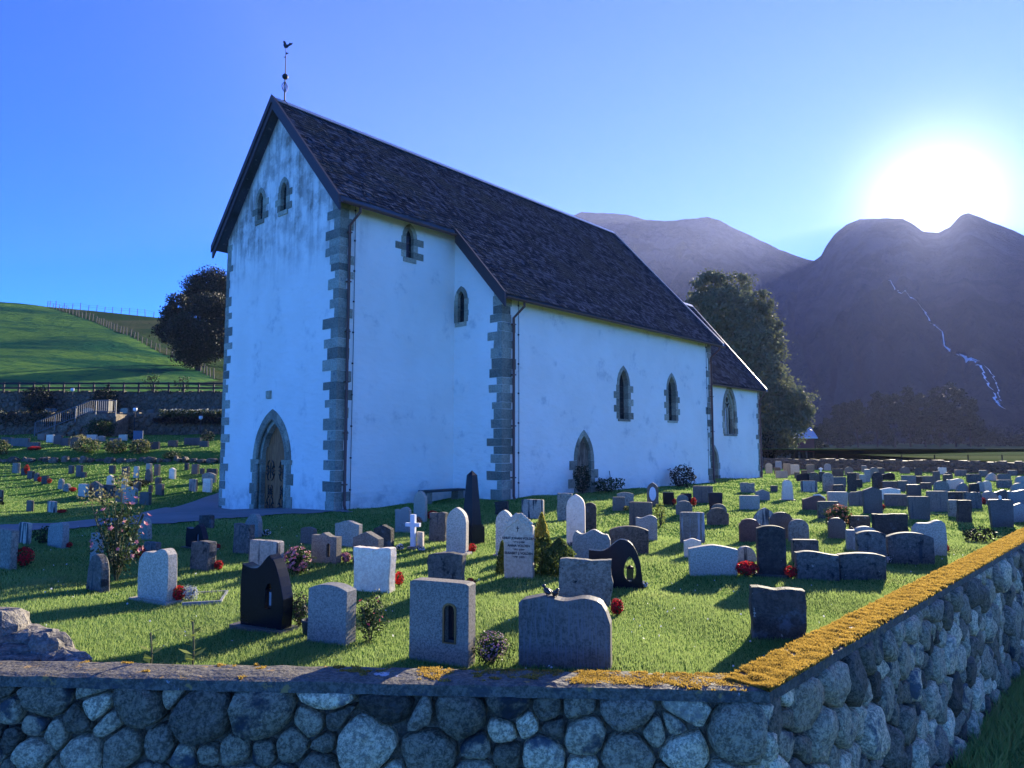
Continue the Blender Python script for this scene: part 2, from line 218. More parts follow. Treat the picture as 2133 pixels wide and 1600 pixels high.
(28.572, 50.325, 0.455, 0.505, 0.13, -0.148, 'flat', 'dl', 'dark lichened square-topped headstone, eighteenth from left in the back row by the far wall'),
(30.891, 51.368, 0.542, 0.481, 0.13, -0.146, 'flat', 'wm', 'white square-topped headstone, nineteenth from left in the back row by the far wall'),
(27.308, 44.782, 0.466, 0.36, 0.13, -0.146, 'shoulder', 'dl3', 'brown lichened shouldered headstone, twentieth from left in the back row by the far wall'),
(30.387, 48.484, 0.723, 0.389, 0.13, -0.145, 'flat', 'br', 'brown-grey square-topped headstone, twenty-first from left in the back row by the far wall'),
(31.254, 47.482, 0.501, 0.381, 0.13, -0.143, 'flat', 'gr', 'grey granite square-topped headstone, twenty-second from left in the back row by the far wall'),
(34.692, 49.619, 0.604, 0.365, 0.13, -0.141, 'flat', 'dl2', 'mottled grey square-topped headstone, twenty-third from left in the back row by the far wall'),
(-35.288, 49.843, 1.411, 0.4, 0.13, -0.556, 'flat', 'dg', 'dark grey square-topped headstone, first from left on the upper lawn below the terrace wall'),
(-32.7, 47.401, 2.447, 0.537, 0.13, -0.552, 'flat', 'dg', 'dark grey square-topped headstone, second from left on the upper lawn below the terrace wall'),
(-30.353, 45.273, 1.451, 0.454, 0.13, -0.548, 'flat', 'dg', 'dark grey square-topped headstone, third from left on the upper lawn below the terrace wall'),
(-34.234, 51.86, 0.945, 0.452, 0.13, -0.545, 'flat', 'br', 'brown-grey square-topped headstone, fourth from left on the upper lawn below the terrace wall'),
(-32.505, 50.177, 0.885, 0.539, 0.13, -0.542, 'flat', 'wm', 'white square-topped headstone, fifth from left on the upper lawn below the terrace wall'),
(-30.912, 48.537, 0.976, 0.586, 0.13, -0.54, 'flat', 'dg', 'dark grey square-topped headstone, sixth from left on the upper lawn below the terrace wall'),
(-29.828, 47.623, 0.866, 0.511, 0.13, -0.537, 'flat', 'dg', 'dark grey square-topped headstone, seventh from left on the upper lawn below the terrace wall'),
(-28.156, 46.053, 1.07, 0.678, 0.13, -0.534, 'arch', 'dl3', 'brown lichened low-arched headstone, eighth from left on the upper lawn below the terrace wall'),
(-30.959, 52.526, 1.139, 0.387, 0.13, -0.529, 'flat', 'lg', 'pale granite square-topped headstone, ninth from left on the upper lawn below the terrace wall'),
(-29.483, 51.169, 0.875, 0.378, 0.13, -0.526, 'arch', 'li', 'lichened grey low-arched headstone, tenth from left on the upper lawn below the terrace wall'),
(-25.912, 46.584, 1.115, 0.593, 0.13, -0.521, 'flat', 'dg', 'dark grey square-topped headstone, eleventh from left on the upper lawn below the terrace wall'),
(-28.224, 51.701, 0.979, 0.416, 0.13, -0.519, 'flat', 'wm', 'white square-topped headstone, twelfth from left on the upper lawn below the terrace wall'),
(-24.42, 47.09, 0.839, 0.442, 0.13, -0.513, 'flat', 'gr', 'grey granite square-topped headstone, thirteenth from left on the upper lawn below the terrace wall'),
(-22.793, 45.532, 0.839, 0.458, 0.13, -0.508, 'flat', 'dg', 'dark grey square-topped headstone, fourteenth from left on the upper lawn below the terrace wall'),
(-22.357, 47.017, 0.898, 0.41, 0.13, -0.503, 'flat', 'dl3', 'brown lichened square-topped headstone, fifteenth from left on the upper lawn below the terrace wall'),
(-21.588, 48.188, 1.527, 0.483, 0.13, -0.496, 'flat', 'dg', 'dark grey square-topped headstone, sixteenth from left on the upper lawn below the terrace wall'),
(-20.177, 46.769, 0.794, 0.376, 0.13, -0.492, 'flat', 'dg', 'dark grey square-topped headstone, seventeenth from left on the upper lawn below the terrace wall'),
(-26.272, 37.891, 0.589, 0.532, 0.13, -0.553, 'flat', 'li', 'lichened grey square-topped headstone, first from left on the lawn left of the gravel path'),
(-25.342, 37.189, 0.513, 0.348, 0.124, -0.551, 'flat', 'dl', 'dark lichened square-topped headstone, second from left on the lawn left of the gravel path'),
(-24.131, 35.906, 0.523, 0.384, 0.129, -0.549, 'flat', 'dg', 'dark grey square-topped headstone, third from left on the lawn left of the gravel path'),
(-23.129, 34.86, 0.393, 0.419, 0.099, -0.547, 'gable', 'dg', 'dark grey gabled headstone, fourth from left on the lawn left of the gravel path'),
(-22.029, 33.809, 0.473, 0.361, 0.123, -0.544, 'flat', 'dl', 'dark lichened square-topped headstone, fifth from left on the lawn left of the gravel path'),
(-23.205, 37.681, 0.388, 0.429, 0.11, -0.535, 'flat', 'dg', 'dark grey square-topped headstone, sixth from left on the lawn left of the gravel path'),
(-22.078, 36.52, 0.479, 0.561, 0.13, -0.533, 'flat', 'dg', 'dark grey square-topped headstone, seventh from left on the lawn left of the gravel path'),
(-21.531, 35.998, 0.359, 0.265, 0.106, -0.531, 'flat', 'dg', 'dark grey square-topped headstone, eighth from left on the lawn left of the gravel path'),
(-18.777, 33.487, 0.437, 0.447, 0.13, -0.523, 'gable', 'wm', 'white gabled headstone, ninth from left on the lawn left of the gravel path'),
(-20.944, 37.48, 0.418, 0.426, 0.13, -0.522, 'flat', 'dg', 'dark grey square-topped headstone, tenth from left on the lawn left of the gravel path'),
(-17.278, 31.956, 0.315, 0.491, 0.106, -0.518, 'flat', 'wm', 'white square-topped headstone, eleventh from left on the lawn left of the gravel path'),
(-19.778, 36.635, 0.486, 0.465, 0.13, -0.518, 'flat', 'dg', 'dark grey square-topped headstone, twelfth from left on the lawn left of the gravel path'),
(-18.908, 36.017, 0.318, 0.578, 0.11, -0.515, 'flat', 'wm', 'white square-topped headstone, thirteenth from left on the lawn left of the gravel path'),
(-16.501, 31.542, 0.419, 0.4, 0.13, -0.514, 'flat', 'dg', 'dark grey square-topped headstone, fourteenth from left on the lawn left of the gravel path'),
(-17.5, 34.5, 0.509, 0.645, 0.13, -0.51, 'taper', 'dl2', 'mottled grey tapering headstone, fifteenth from left on the lawn left of the gravel path'),
(-19.763, 38.927, 0.368, 0.365, 0.13, -0.51, 'flat', 'lg', 'pale granite square-topped headstone, sixteenth from left on the lawn left of the gravel path'),
(-18.217, 36.731, 0.338, 0.565, 0.125, -0.508, 'flat', 'dg', 'dark grey square-topped headstone, seventeenth from left on the lawn left of the gravel path'),
(-16.694, 33.809, 0.336, 0.316, 0.125, -0.507, 'flat', 'dg', 'dark grey square-topped headstone, eighteenth from left on the lawn left of the gravel path'),
(-16.957, 35.751, 0.392, 0.55, 0.13, -0.503, 'gable', 'wm', 'white gabled headstone, nineteenth from left on the lawn left of the gravel path'),
(-17.685, 38.894, 0.281, 0.365, 0.114, -0.498, 'flat', 'dl', 'dark lichened square-topped headstone, twentieth from left on the lawn left of the gravel path'),
(-16.547, 37.376, 0.445, 0.5, 0.13, -0.495, 'flat', 'dg', 'dark grey square-topped headstone, twenty-first from left on the lawn left of the gravel path'),
(-16.125, 37.242, 0.261, 0.299, 0.111, -0.493, 'flat', 'dg', 'dark grey square-topped headstone, twenty-second from left on the lawn left of the gravel path'),
(-15.54, 37.098, 0.703, 0.297, 0.13, -0.49, 'flat', 'dl', 'dark lichened square-topped headstone, twenty-third from left on the lawn left of the gravel path'),
(-19.935, 27.99, 0.316, 0.504, 0.071, -0.558, 'flat', 'dg', 'dark grey square-topped headstone, first from left in the row beside the gravel path bend'),
(-17.305, 25.799, 0.374, 0.395, 0.093, -0.549, 'flat', 'br', 'brown-grey square-topped headstone, second from left in the row beside the gravel path bend'),
(-16.312, 25.502, 0.471, 0.39, 0.126, -0.542, 'flat', 'fl', 'streaked pale square-topped headstone, third from left in the row beside the gravel path bend'),
(-20.294, 32.26, 0.371, 0.452, 0.101, -0.539, 'round', 'li', 'lichened grey round-topped headstone, fourth from left in the row beside the gravel path bend'),
(-19.609, 31.601, 0.446, 0.337, 0.125, -0.537, 'round', 'li', 'lichened grey round-topped headstone, fifth from left in the row beside the gravel path bend'),
(-17.976, 30.092, 0.556, 0.521, 0.13, -0.532, 'flat', 'lg', 'pale granite square-topped headstone, sixth from left in the row beside the gravel path bend'),
(-17.501, 30.141, 1.187, 0.64, 0.13, -0.528, 'gable', 'dl2', 'mottled grey gabled headstone, seventh from left in the row beside the gravel path bend'),
(-16.903, 29.96, 1.032, 0.497, 0.13, -0.524, 'rough', 'dl', 'dark lichened rough-edged headstone, eighth from left in the row beside the gravel path bend'),
(-15.699, 28.692, 0.38, 0.497, 0.126, -0.52, 'flat', 'br', 'brown-grey square-topped headstone, ninth from left in the row beside the gravel path bend'),
(-14.834, 27.901, 0.832, 0.648, 0.13, -0.516, 'arch', 'lg', 'pale granite low-arched headstone, tenth from left in the row beside the gravel path bend'),
(-14.064, 27.546, 0.565, 0.476, 0.13, -0.512, 'flat', 'dg', 'dark grey square-topped headstone, eleventh from left in the row beside the gravel path bend'),
(-15.722, 31.197, 0.218, 0.313, 0.079, -0.51, 'flat', 'dg', 'dark grey square-topped headstone, twelfth from left in the row beside the gravel path bend'),
(-15.094, 30.736, 0.423, 0.471, 0.13, -0.507, 'flat', 'dg', 'dark grey square-topped headstone, thirteenth from left in the row beside the gravel path bend'),
(-14.103, 31.706, 0.455, 0.529, 0.13, -0.496, 'flat', 'fl', 'streaked pale square-topped headstone, fourteenth from left in the row beside the gravel path bend'),
(-13.437, 31.616, 0.477, 0.59, 0.13, -0.492, 'flat', 'wm', 'white square-topped headstone, fifteenth from left in the row beside the gravel path bend'),
(-14.479, 34.245, 0.892, 0.456, 0.13, -0.491, 'arch', 'li', 'lichened grey low-arched headstone, sixteenth from left in the row beside the gravel path bend')]
FLOWERS = [
(-8.003, 11.86, 0.267, 0.307, 'red', 'bright red flower clump beside the pale stone at the left border'),
(-8.8, 14.318, 0.133, 0.105, 'red', 'small red flowers beside the slanted pale blue stone'),
(-6.652, 12.89, 0.188, 0.24, 'red', 'red flower clump behind the pale upswept granite headstone'),
(-15.766, 25.162, 0.269, 0.118, 'red', 'low red flowers on the lawn left of the path'),
(-4.346, 9.461, 0.162, 0.187, 'red', 'dark red flowers beside the pale upswept granite headstone'),
(-4.218, 9.496, 0.226, 0.201, 'silver', 'silvery foliage plant at the pale upswept granite headstone'),
(-5.889, 14.29, 0.218, 0.104, 'red', 'red flowers right of the small black wing-shaped headstone'),
(-4.706, 11.609, 0.123, 0.146, 'red', 'small red flower behind the squat lichen-crusted headstone'),
(-5.408, 15.836, 0.221, 0.148, 'white', 'little white flower cushion right of the blade-shaped headstone'),
(-3.366, 11.351, 0.436, 0.429, 'pinkbush', 'pale pink rose bush right of the fluted white headstone'),
(-2.351, 8.051, 0.191, 0.392, 'dark', 'dark purple-leaved plant between black wing stone and grey granite stone'),
(-1.457, 7.525, 0.307, 0.475, 'rose', 'loose rose shrub with one pink bloom right of the grey granite headstone'),
(-2.804, 12.196, 0.162, 0.162, 'pinkbush', 'small pink shrub right of the stepped niche headstone'),
(-1.605, 10.299, 0.123, 0.184, 'red', 'small red rose right of the rough-edged white headstone'),
(-2.197, 16.707, 0.245, 0.189, 'orange', 'orange wreath hanging behind the white wooden cross'),
(-2.135, 13.788, 0.156, 0.137, 'white', 'white flower cushion left of the white cross'),
(-1.714, 13.684, 0.145, 0.082, 'white', 'pale pebbly flowers right of the white cross'),
(-0.754, 13.667, 0.154, 0.154, 'red', 'red flowers right of the pale pointed headstone by the obelisk'),
(-0.569, 9.952, 0.132, 0.165, 'red', 'red flowers right of the lichen-ringed grey headstone'),
(-2.127, 19.267, 0.283, 0.257, 'red', 'red flowers half hidden behind the rough dark headstone'),
(-0.184, 6.769, 0.311, 0.293, 'heather', 'pink flowering heather beside the arched-niche headstone'),
(1.24, 8.587, 0.142, 0.181, 'red', 'red flowers right of the pale lichen-spotted square headstone'),
(1.582, 16.443, 0.131, 0.131, 'red', 'red flower tucked behind the pale blue dipped headstone'),
(3.379, 21.17, 0.184, 0.141, 'yellow', 'yellow flowers beside the small plain grey headstone'),
(5.19, 22.977, 0.138, 0.184, 'red', 'red flowers between the two small black headstones'),
(5.754, 22.721, 0.167, 0.258, 'red', 'red flower cone right of the second black square headstone'),
(3.588, 11.063, 0.323, 0.191, 'red', 'red begonias left of the tall blackish headstone'),
(4.217, 10.95, 0.174, 0.174, 'red', 'red begonias right of the tall blackish headstone'),
(7.711, 16.958, 0.61, 0.588, 'orangebush', 'orange rose bush behind the dark shouldered headstone'),
(8.329, 13.852, 0.101, 0.147, 'red', 'red flowers right of the large pale rounded headstone'),
(11.48, 22.235, 0.104, 0.149, 'red', 'tiny red flowers right of the tall slate headstone'),
(16.372, 24.947, 0.183, 0.233, 'red', 'red flowers right of the mottled block headstone'),
(6.545, 12.584, 0.125, 0.167, 'white', 'white flowers between the dark arched and big mottled headstones'),
(-25.147, 37.067, 0.249, 0.497, 'red', 'red flowers between dark stones on the left lawn'),
(-22.613, 34.31, 0.23, 0.23, 'red', 'red flowers in the left lawn row, second clump'),
(-21.727, 33.64, 0.203, 0.225, 'red', 'red flowers in the left lawn row, third clump'),
(-19.209, 31.364, 0.273, 0.189, 'red', 'red flowers beside the rounded stones left of the path'),
(-29.847, 44.609, 0.72, 0.21, 'red', 'low red flowers before a dark stone on the upper lawn'),
(1.864, 10.209, 0.074, 0.095, 'white', 'small white plant at the foot of the black pierced headstone')]

def _ss(a, b, v):
    k = min(1.0, max(0.0, (v - a) / (b - a)))
    return k * k * (3 - 2 * k)
def _pw(v, pts):
    if v <= pts[0][0]: return pts[0][1]
    for (a, za), (b, zb) in zip(pts, pts[1:]):
        if v <= b: return za + (zb - za) * (v - a) / (b - a)
    return pts[-1][1]
LEFT_PROFILE = ((17, 0), (24, -.32), (29, -.2), (41, .9), (42.5, 1.0), (44.2, 1.72), (57, 2.95), (200, 2.95))
def ground_z(x, y):
    """height of the churchyard lawn"""
    dx, dy = x - CH_X, y - CH_Y
    s = dx * E1[0] + dy * E1[1]; t = dx * E2[0] + dy * E2[1]
    z = .2 * _ss(1, 7, s) * _ss(-13, -3, t) * (1 - _ss(24, 32, s)) * (1 - _ss(4, 8, t))
    z += -.35 * _ss(0, 8.4, t) * (1 - _ss(2, 10, s)) * _ss(16, 22, y) * (1 - _ss(6, 11, t))
    k = _ss(5, 11, t)
    z += k * _pw(y, LEFT_PROFILE)
    z += .035 * math.sin(x * .9 + 1.3) * math.cos(y * .7 + .4) + .02 * math.sin(x * 2.3 + y * 1.7)
    return z
# skylines seen from the road: (azimuth in degrees clockwise from +Y, tangent of elevation)
def sky_tan(tab, az):
    return _pw(az, tab)
def mountain_z(tab, r0, z0, r1, az, k, pw=1.2):
    zr = 2.0 + r1 * sky_tan(tab, az)
    return z0 + (zr - z0) * k ** pw
HILL_Y = 150.0
def hill_z(x, y):
    """grassy hillside behind the left terraces"""
    k = (y - 68.3) / (HILL_Y - 68.3)
    base = 7.25 - 5.5 * _ss(-27, -8, x)
    zr = _pw(x, HILL_RIDGE)
    if k > 1: return zr - .12 * (y - HILL_Y)
    k = max(k, -.05)
    return base + (zr - base) * k * (1.12 - .12 * k) + .25 * math.sin(x * .13 + y * .05) * math.sin(y * .11) * min(1, max(k, 0) * 4) * max(0, 1 - k)
def field_z(x, y):
    r = math.hypot(x, y)
    return _pw(r, ((40, -.35), (70, -.1), (110, .25), (260, 1.75), (700, 4), (1500, 8))) + .12 * math.sin(x * .05 + 1) * math.sin(y * .033) * _ss(80, 160, r)

def ch(s, t, z=0.0):
    return (CH_X + s * E1[0] + t * E2[0], CH_Y + s * E1[1] + t * E2[1], z)

# ------------------------------------------------------------------ materials
class NT:
    def __init__(s, name):
        s.m = bpy.data.materials.new(name); s.m.use_nodes = True; s.t = s.m.node_tree
        s.b = s.t.nodes['Principled BSDF']; s.out = s.t.nodes['Material Output']
    def n(s, typ, **kw):
        nd = s.t.nodes.new('ShaderNode' + typ)
        for k, v in kw.items():
            if k in ('op',): nd.operation = v; continue
            k2 = k.replace('_', ' ')
            for inp in nd.inputs:
                if inp.name.lower() == k2.lower():
                    s.set(inp, v); break
            else: setattr(nd, k, v)
        return nd
    def set(s, inp, v):
        if isinstance(v, bpy.types.NodeSocket): s.t.links.new(v, inp)
        elif isinstance(v, (tuple, list)) and inp.type == 'RGBA' and len(v) == 3: inp.default_value = (*v, 1)
        else: inp.default_value = v
    def math(s, op, a, b=0.0, clamp=False):
        nd = s.t.nodes.new('ShaderNodeMath'); nd.operation = op; nd.use_clamp = clamp
        s.set(nd.inputs[0], a); s.set(nd.inputs[1], b); return nd.outputs[0]
    def coord(s, scale=(1, 1, 1), world=False, rand=True):
        if world: v = s.n('NewGeometry').outputs['Position']
        else: v = s.n('TexCoord').outputs['Object']
        if rand and not world:
            r = s.n('ObjectInfo').outputs['Random']
            vm = s.t.nodes.new('ShaderNodeVectorMath'); vm.operation = 'ADD'
            s.t.links.new(v, vm.inputs[0])
            cb = s.n('CombineXYZ'); m = s.math('MULTIPLY', r, 57.0)
            for i in range(3): s.t.links.new(m, cb.inputs[i])
            s.t.links.new(cb.outputs[0], vm.inputs[1]); v = vm.outputs[0]
        mp = s.n('Mapping'); mp.inputs['Scale'].default_value = scale; s.t.links.new(v, mp.inputs['Vector'])
        return mp.outputs[0]
    def noise(s, vec, scale, detail=4, rough=.55):
        nd = s.n('TexNoise'); s.t.links.new(vec, nd.inputs['Vector'])
        nd.inputs['Scale'].default_value = scale; nd.inputs['Detail'].default_value = detail; nd.inputs['Roughness'].default_value = rough
        return nd.outputs['Fac']
    def vor(s, vec, scale, feature='F1', out='Distance'):
        nd = s.n('TexVoronoi'); nd.feature = feature; s.t.links.new(vec, nd.inputs['Vector']); nd.inputs['Scale'].default_value = scale
        return nd.outputs[out]
    def step(s, v, a, b):
        nd = s.n('MapRange'); nd.interpolation_type = 'SMOOTHSTEP'; s.set(nd.inputs['Value'], v)
        nd.inputs['From Min'].default_value = a; nd.inputs['From Max'].default_value = b
        return nd.outputs['Result']
    def mix(s, f, a, b, blend='MIX'):
        nd = s.t.nodes.new('ShaderNodeMix'); nd.data_type = 'RGBA'; nd.blend_type = blend
        s.set(nd.inputs[0], f); s.set(nd.inputs[6], a); s.set(nd.inputs[7], b)
        return nd.outputs[2]
    def bump(s, h, strength=.3, dist=.02):
        nd = s.n('Bump'); s.t.links.new(h, nd.inputs['Height']); nd.inputs['Strength'].default_value = strength; nd.inputs['Distance'].default_value = dist
        s.t.links.new(nd.outputs[0], s.b.inputs['Normal'])
    def fin(s, col, rough=.8, spec=.3, metal=0.0):
        s.set(s.b.inputs['Base Color'], col); s.set(s.b.inputs['Roughness'], rough)
        s.b.inputs['Specular IOR Level'].default_value = spec; s.b.inputs['Metallic'].default_value = metal
        return s.m
MATS = {}
def stone_mat(key, c1, c2, speck=90, grain=.5, spots=(), streak=None, rough=.75, bump=.35, bscale=30, spec=.3, big=2.5, dist=.012):
    q = NT(key); v = q.coord()
    col = q.mix(q.step(q.noise(v, big, 5), .35, .65), c1, c2)
    g = q.math('ADD', q.math('MULTIPLY', q.noise(v, speck * .38, 3, .8), .65), q.math('MULTIPLY', q.noise(v, speck, 2, .7), .35))
    col = q.mix(grain, col, q.mix(q.step(g, .40, .60), tuple(x * .42 for x in c1), tuple(min(1, x * 1.75) for x in c2)))
    if streak:
        sc, sx, a, b = streak
        f = q.step(q.noise(q.coord((sx, sx, sx * .08)), 1.0, 4), a, b)
        col = q.mix(f, col, sc)
    for sc, ss, a, b in spots:
        f = q.step(q.noise(v, ss, 5, .65), a, b); col = q.mix(f, col, sc)
    rv = q.n('ObjectInfo').outputs['Random']; vr = .62 if 'boulder' in key else .38 if key in ('quoin', 'surround') else .2            # stones differ from one another
    gv = q.math('ADD', 1.0 - vr, q.math('MULTIPLY', q.math('POWER', rv, 1.3), 2.2 * vr)); cb = q.n('CombineXYZ')
    for i in range(3): q.t.links.new(gv, cb.inputs[i])
    col = q.mix(1.0, col, cb.outputs[0], 'MULTIPLY')
    h = q.math('ADD', q.noise(v, bscale, 5), q.math('MULTIPLY', q.noise(v, 6, 3), 1.2))
    q.bump(h, bump, dist)
    MATS[key] = q.fin(col, rough, spec); return MATS[key]
LICH = (.33, .32, .26); BLK = (.018, .02, .022); ORL = (.42, .33, .16)
stone_mat('lg', (0.418, 0.363, 0.274), (0.498, 0.427, 0.321), 110, .45, bump=.15)
stone_mat('bg', (0.240, 0.230, 0.197), (0.309, 0.288, 0.238), 120, .45, bump=.12, rough=.6)
stone_mat('gr', (0.156, 0.138, 0.111), (0.216, 0.188, 0.143), 120, .5, spots=((BLK, 9, .68, .72),), bump=.12)
stone_mat('dgs', (0.072, 0.066, 0.054), (0.121, 0.105, 0.086), 60, .4, streak=((.12, .115, .11), 60, .50, .62), bump=.2, rough=.6)
stone_mat('dg', (0.066, 0.059, 0.051), (0.103, 0.090, 0.073), 100, .35, bump=.15, rough=.6)
stone_mat('bk', (.005, .008, .014), (.008, .012, .019), 150, .3, bump=.01, rough=.25, spec=.15)
stone_mat('li', (0.212, 0.191, 0.144), (0.289, 0.255, 0.190), 50, .45, spots=((LICH, 11, .60, .66), (BLK, 14, .62, .68)), bump=.5)
stone_mat('dl', (0.040, 0.036, 0.030), (0.067, 0.058, 0.046), 40, .4, spots=((LICH, 13, .67, .71), ((.10, .11, .11), 5, .55, .7)), bump=.8, dist=.02)
stone_mat('dl2', (0.089, 0.082, 0.069), (0.149, 0.131, 0.104), 45, .45, spots=((BLK, 6, .56, .66), (LICH, 15, .64, .69)), bump=.6, streak=((.05, .055, .06), 14, .58, .7))
stone_mat('dl3', (0.095, 0.067, 0.046), (0.157, 0.111, 0.073), 45, .45, spots=((LICH, 10, .64, .69), (BLK, 8, .6, .68)), bump=.6)
stone_mat('wm', (0.733, 0.583, 0.410), (0.875, 0.679, 0.466), 60, .25, spots=(((.2, .22, .24), 5, .66, .75),), bump=.3)
stone_mat('wmi', (0.588, 0.464, 0.324), (0.706, 0.552, 0.383), 60, .25, spots=(((.2, .22, .22), 4, .68, .78),), bump=.3)
stone_mat('wms', (0.918, 0.713, 0.500), (1.082, 0.839, 0.583), 50, .2, spots=(((.06, .065, .07), 3, .62, .68),), bump=.2)
stone_mat('fl', (0.394, 0.342, 0.262), (0.503, 0.433, 0.326), 60, .3, streak=((.05, .055, .06), 11, .50, .6), bump=.3)
stone_mat('fl2', (0.157, 0.140, 0.112), (0.241, 0.210, 0.159), 60, .35, streak=((.38, .40, .41), 16, .53, .62), bump=.4)
stone_mat('br', (0.135, 0.107, 0.081), (0.191, 0.149, 0.111), 100, .4, streak=((.08, .075, .075), 9, .58, .7), bump=.25)
stone_mat('rd', (0.132, 0.053, 0.034), (0.192, 0.081, 0.051), 90, .35, bump=.15, rough=.55)
stone_mat('plaque', (0.173, 0.124, 0.086), (0.243, 0.169, 0.117), 60, .4, bump=.3)
stone_mat('quoin', (0.204, 0.206, 0.158), (0.299, 0.280, 0.214), 45, .3, spots=(((.10, .12, .13), 5, .58, .7), ((.32, .33, .30), 9, .64, .72)), bump=.35)
stone_mat('surround', (0.236, 0.224, 0.156), (0.330, 0.294, 0.212), 45, .3, spots=(((.10, .11, .11), 4, .58, .7), ((.40, .40, .36), 7, .63, .72)), bump=.35)
stone_mat('boulder', (0.248, 0.193, 0.123), (0.452, 0.330, 0.200), 60, .62, spots=(((.06, .065, .07), 2.2, .55, .65), (LICH, 18, .68, .72), ((.22, .18, .13), 1.6, .62, .75)), bump=1.0, dist=.03, bscale=22)
stone_mat('boulder_pale', (0.362, 0.269, 0.170), (0.525, 0.375, 0.225), 60, .62, spots=(((.11, .11, .11), 3, .58, .68), (LICH, 16, .66, .7)), bump=1.0, dist=.03, bscale=22)
stone_mat('boulder_dark', (0.095, 0.076, 0.053), (0.190, 0.139, 0.090), 60, .62, spots=((LICH, 20, .70, .74), ((.16, .15, .14), 3, .60, .7)), bump=1.0, dist=.03, bscale=22)
stone_mat('pile_rock', (0.131, 0.120, 0.104), (0.227, 0.199, 0.161), 40, .4, spots=(((.42, .42, .42), 5, .60, .66), ((.06, .06, .065), 4, .6, .68), ((.26, .19, .11), 3, .64, .72)), bump=.9, dist=.03)
stone_mat('mortar', (0.103, 0.082, 0.059), (0.191, 0.142, 0.094), 50, .4, bump=.9, dist=.03)
stone_mat('coping', (0.077, 0.068, 0.051), (0.123, 0.109, 0.086), 55, .5, spots=(((.06, .06, .06), 9, .55, .62), ((.42, .43, .46), 2.2, .64, .68), ((.30, .19, .07), 7, .60, .66)), bump=.9, dist=.015)
stone_mat('far_stone', (0.094, 0.074, 0.051), (0.172, 0.129, 0.084), 12, .4, bump=.4)
def plain(key, c, rough=.6, metal=0.0, spec=.4, var=.25, nscale=8, bump=.0):
    q = NT(key); v = q.coord()
    col = q.mix(q.noise(v, nscale, 4), tuple(x * (1 - var) for x in c), tuple(min(1, x * (1 + var)) for x in c))
    if bump: q.bump(q.noise(v, nscale * 4, 4), bump, .01)
    MATS[key] = q.fin(col, rough, spec, metal); return MATS[key]
plain('barge', (.045, .032, .034), .55); plain('gutter', (.10, .045, .035), .45); plain('pipe', (.13, .05, .035), .4)
plain('wire', (.03, .03, .035), .5, .6); plain('iron', (.012, .012, .015), .6, 0); plain('lead', (.45, .46, .48), .35, .7)
plain('glass', (.012, .016, .022), .08, spec=.8); plain('clear_glass', (.35, .38, .42), .1, spec=.8); plain('brass', (.22, .15, .07), .35, .8)
plain('fence_wood', (.022, .019, .017), .8); plain('post_wood', (.11, .095, .075), .85); plain('steel', (.16, .16, .16), .6, .3)
plain('barn_red', (.22, .05, .04), .75, nscale=3); plain('white_wrap', (.62, .66, .66), .4); plain('roof_metal', (.40, .42, .45), .4, .5)
plain('white_paint', (.72, .73, .74), .6); plain('car_paint', (.35, .37, .40), .25, .3); plain('tyre', (.015, .015, .016), .9)
plain('ink', (.03, .03, .035), .6); plain('sign_blue', (.05, .09, .16), .5); plain('lamp_glass', (.75, .76, .78), .3)
plain('bronze', (.06, .055, .055), .35, .6); plain('pot', (.03, .035, .032), .5); plain('soil', (.03, .022, .016), .95, bump=.8, nscale=20)
plain('bench_wood', (.07, .06, .055), .8); plain('gravel_kerb', (.25, .25, .26), .8)
def m_wood():
    q = NT('door_wood'); v = q.coord((9, 9, .7)); f = q.noise(v, 3, 5)
    col = q.mix(q.step(f, .35, .65), (.24, .085, .03), (.42, .17, .065)); q.bump(f, .4, .01); MATS['door_wood'] = q.fin(col, .65)
    q = NT('old_door_wood'); v = q.coord((12, 12, .8)); f = q.noise(v, 3, 6)
    col = q.mix(q.step(f, .4, .6), (.075, .045, .03), (.30, .22, .15)); q.bump(f, .6, .01); MATS['old_door_wood'] = q.fin(col, .8)
m_wood()
def m_plaster():
    q = NT('whitewash'); v = q.coord(rand=False)
    col = q.mix(q.step(q.noise(v, .6, 5), .3, .7), (.91, .83, .72), (.96, .89, .79))
    # weather stains: vertical runs and blotches high on the west gable, a splash band at the foot
    sep = q.n('SeparateXYZ'); q.t.links.new(q.coord(rand=False), sep.inputs[0])
    hi = q.math('MULTIPLY', q.step(sep.outputs['Z'], 7.2, 10.2), q.step(sep.outputs['X'], 1.5, .2))
    runs = q.step(q.noise(q.coord((2.6, 2.6, .33), rand=False), 1.0, 6, .65), .40, .66)
    blot = q.step(q.noise(v, 1.1, 6, .72), .42, .62)
    st = q.math('MULTIPLY', q.math('ADD', q.math('MULTIPLY', runs, .55), q.math('MULTIPLY', blot, .5)), hi, True)
    col = q.mix(st, col, (.27, .225, .18))
    weak = q.math('MULTIPLY', q.step(q.noise(v, .9, 6, .72), .55, .70), .40)
    col = q.mix(weak, col, (.34, .34, .33))
    foot = q.math('MULTIPLY', q.step(sep.outputs['Z'], .75, .0), q.step(q.noise(v, 2.0, 5, .7), .40, .66))
    col = q.mix(q.math('MULTIPLY', foot, .45), col, (.36, .33, .29))
    h = q.math('ADD', q.math('MULTIPLY', q.noise(q.coord((1, 1, 2.2), rand=False), 2.3, 3), 1.6), q.math('MULTIPLY', q.noise(v, 16, 4), .25))
    q.bump(h, .42, .07); MATS['whitewash'] = q.fin(col, .9, .15)
m_plaster()
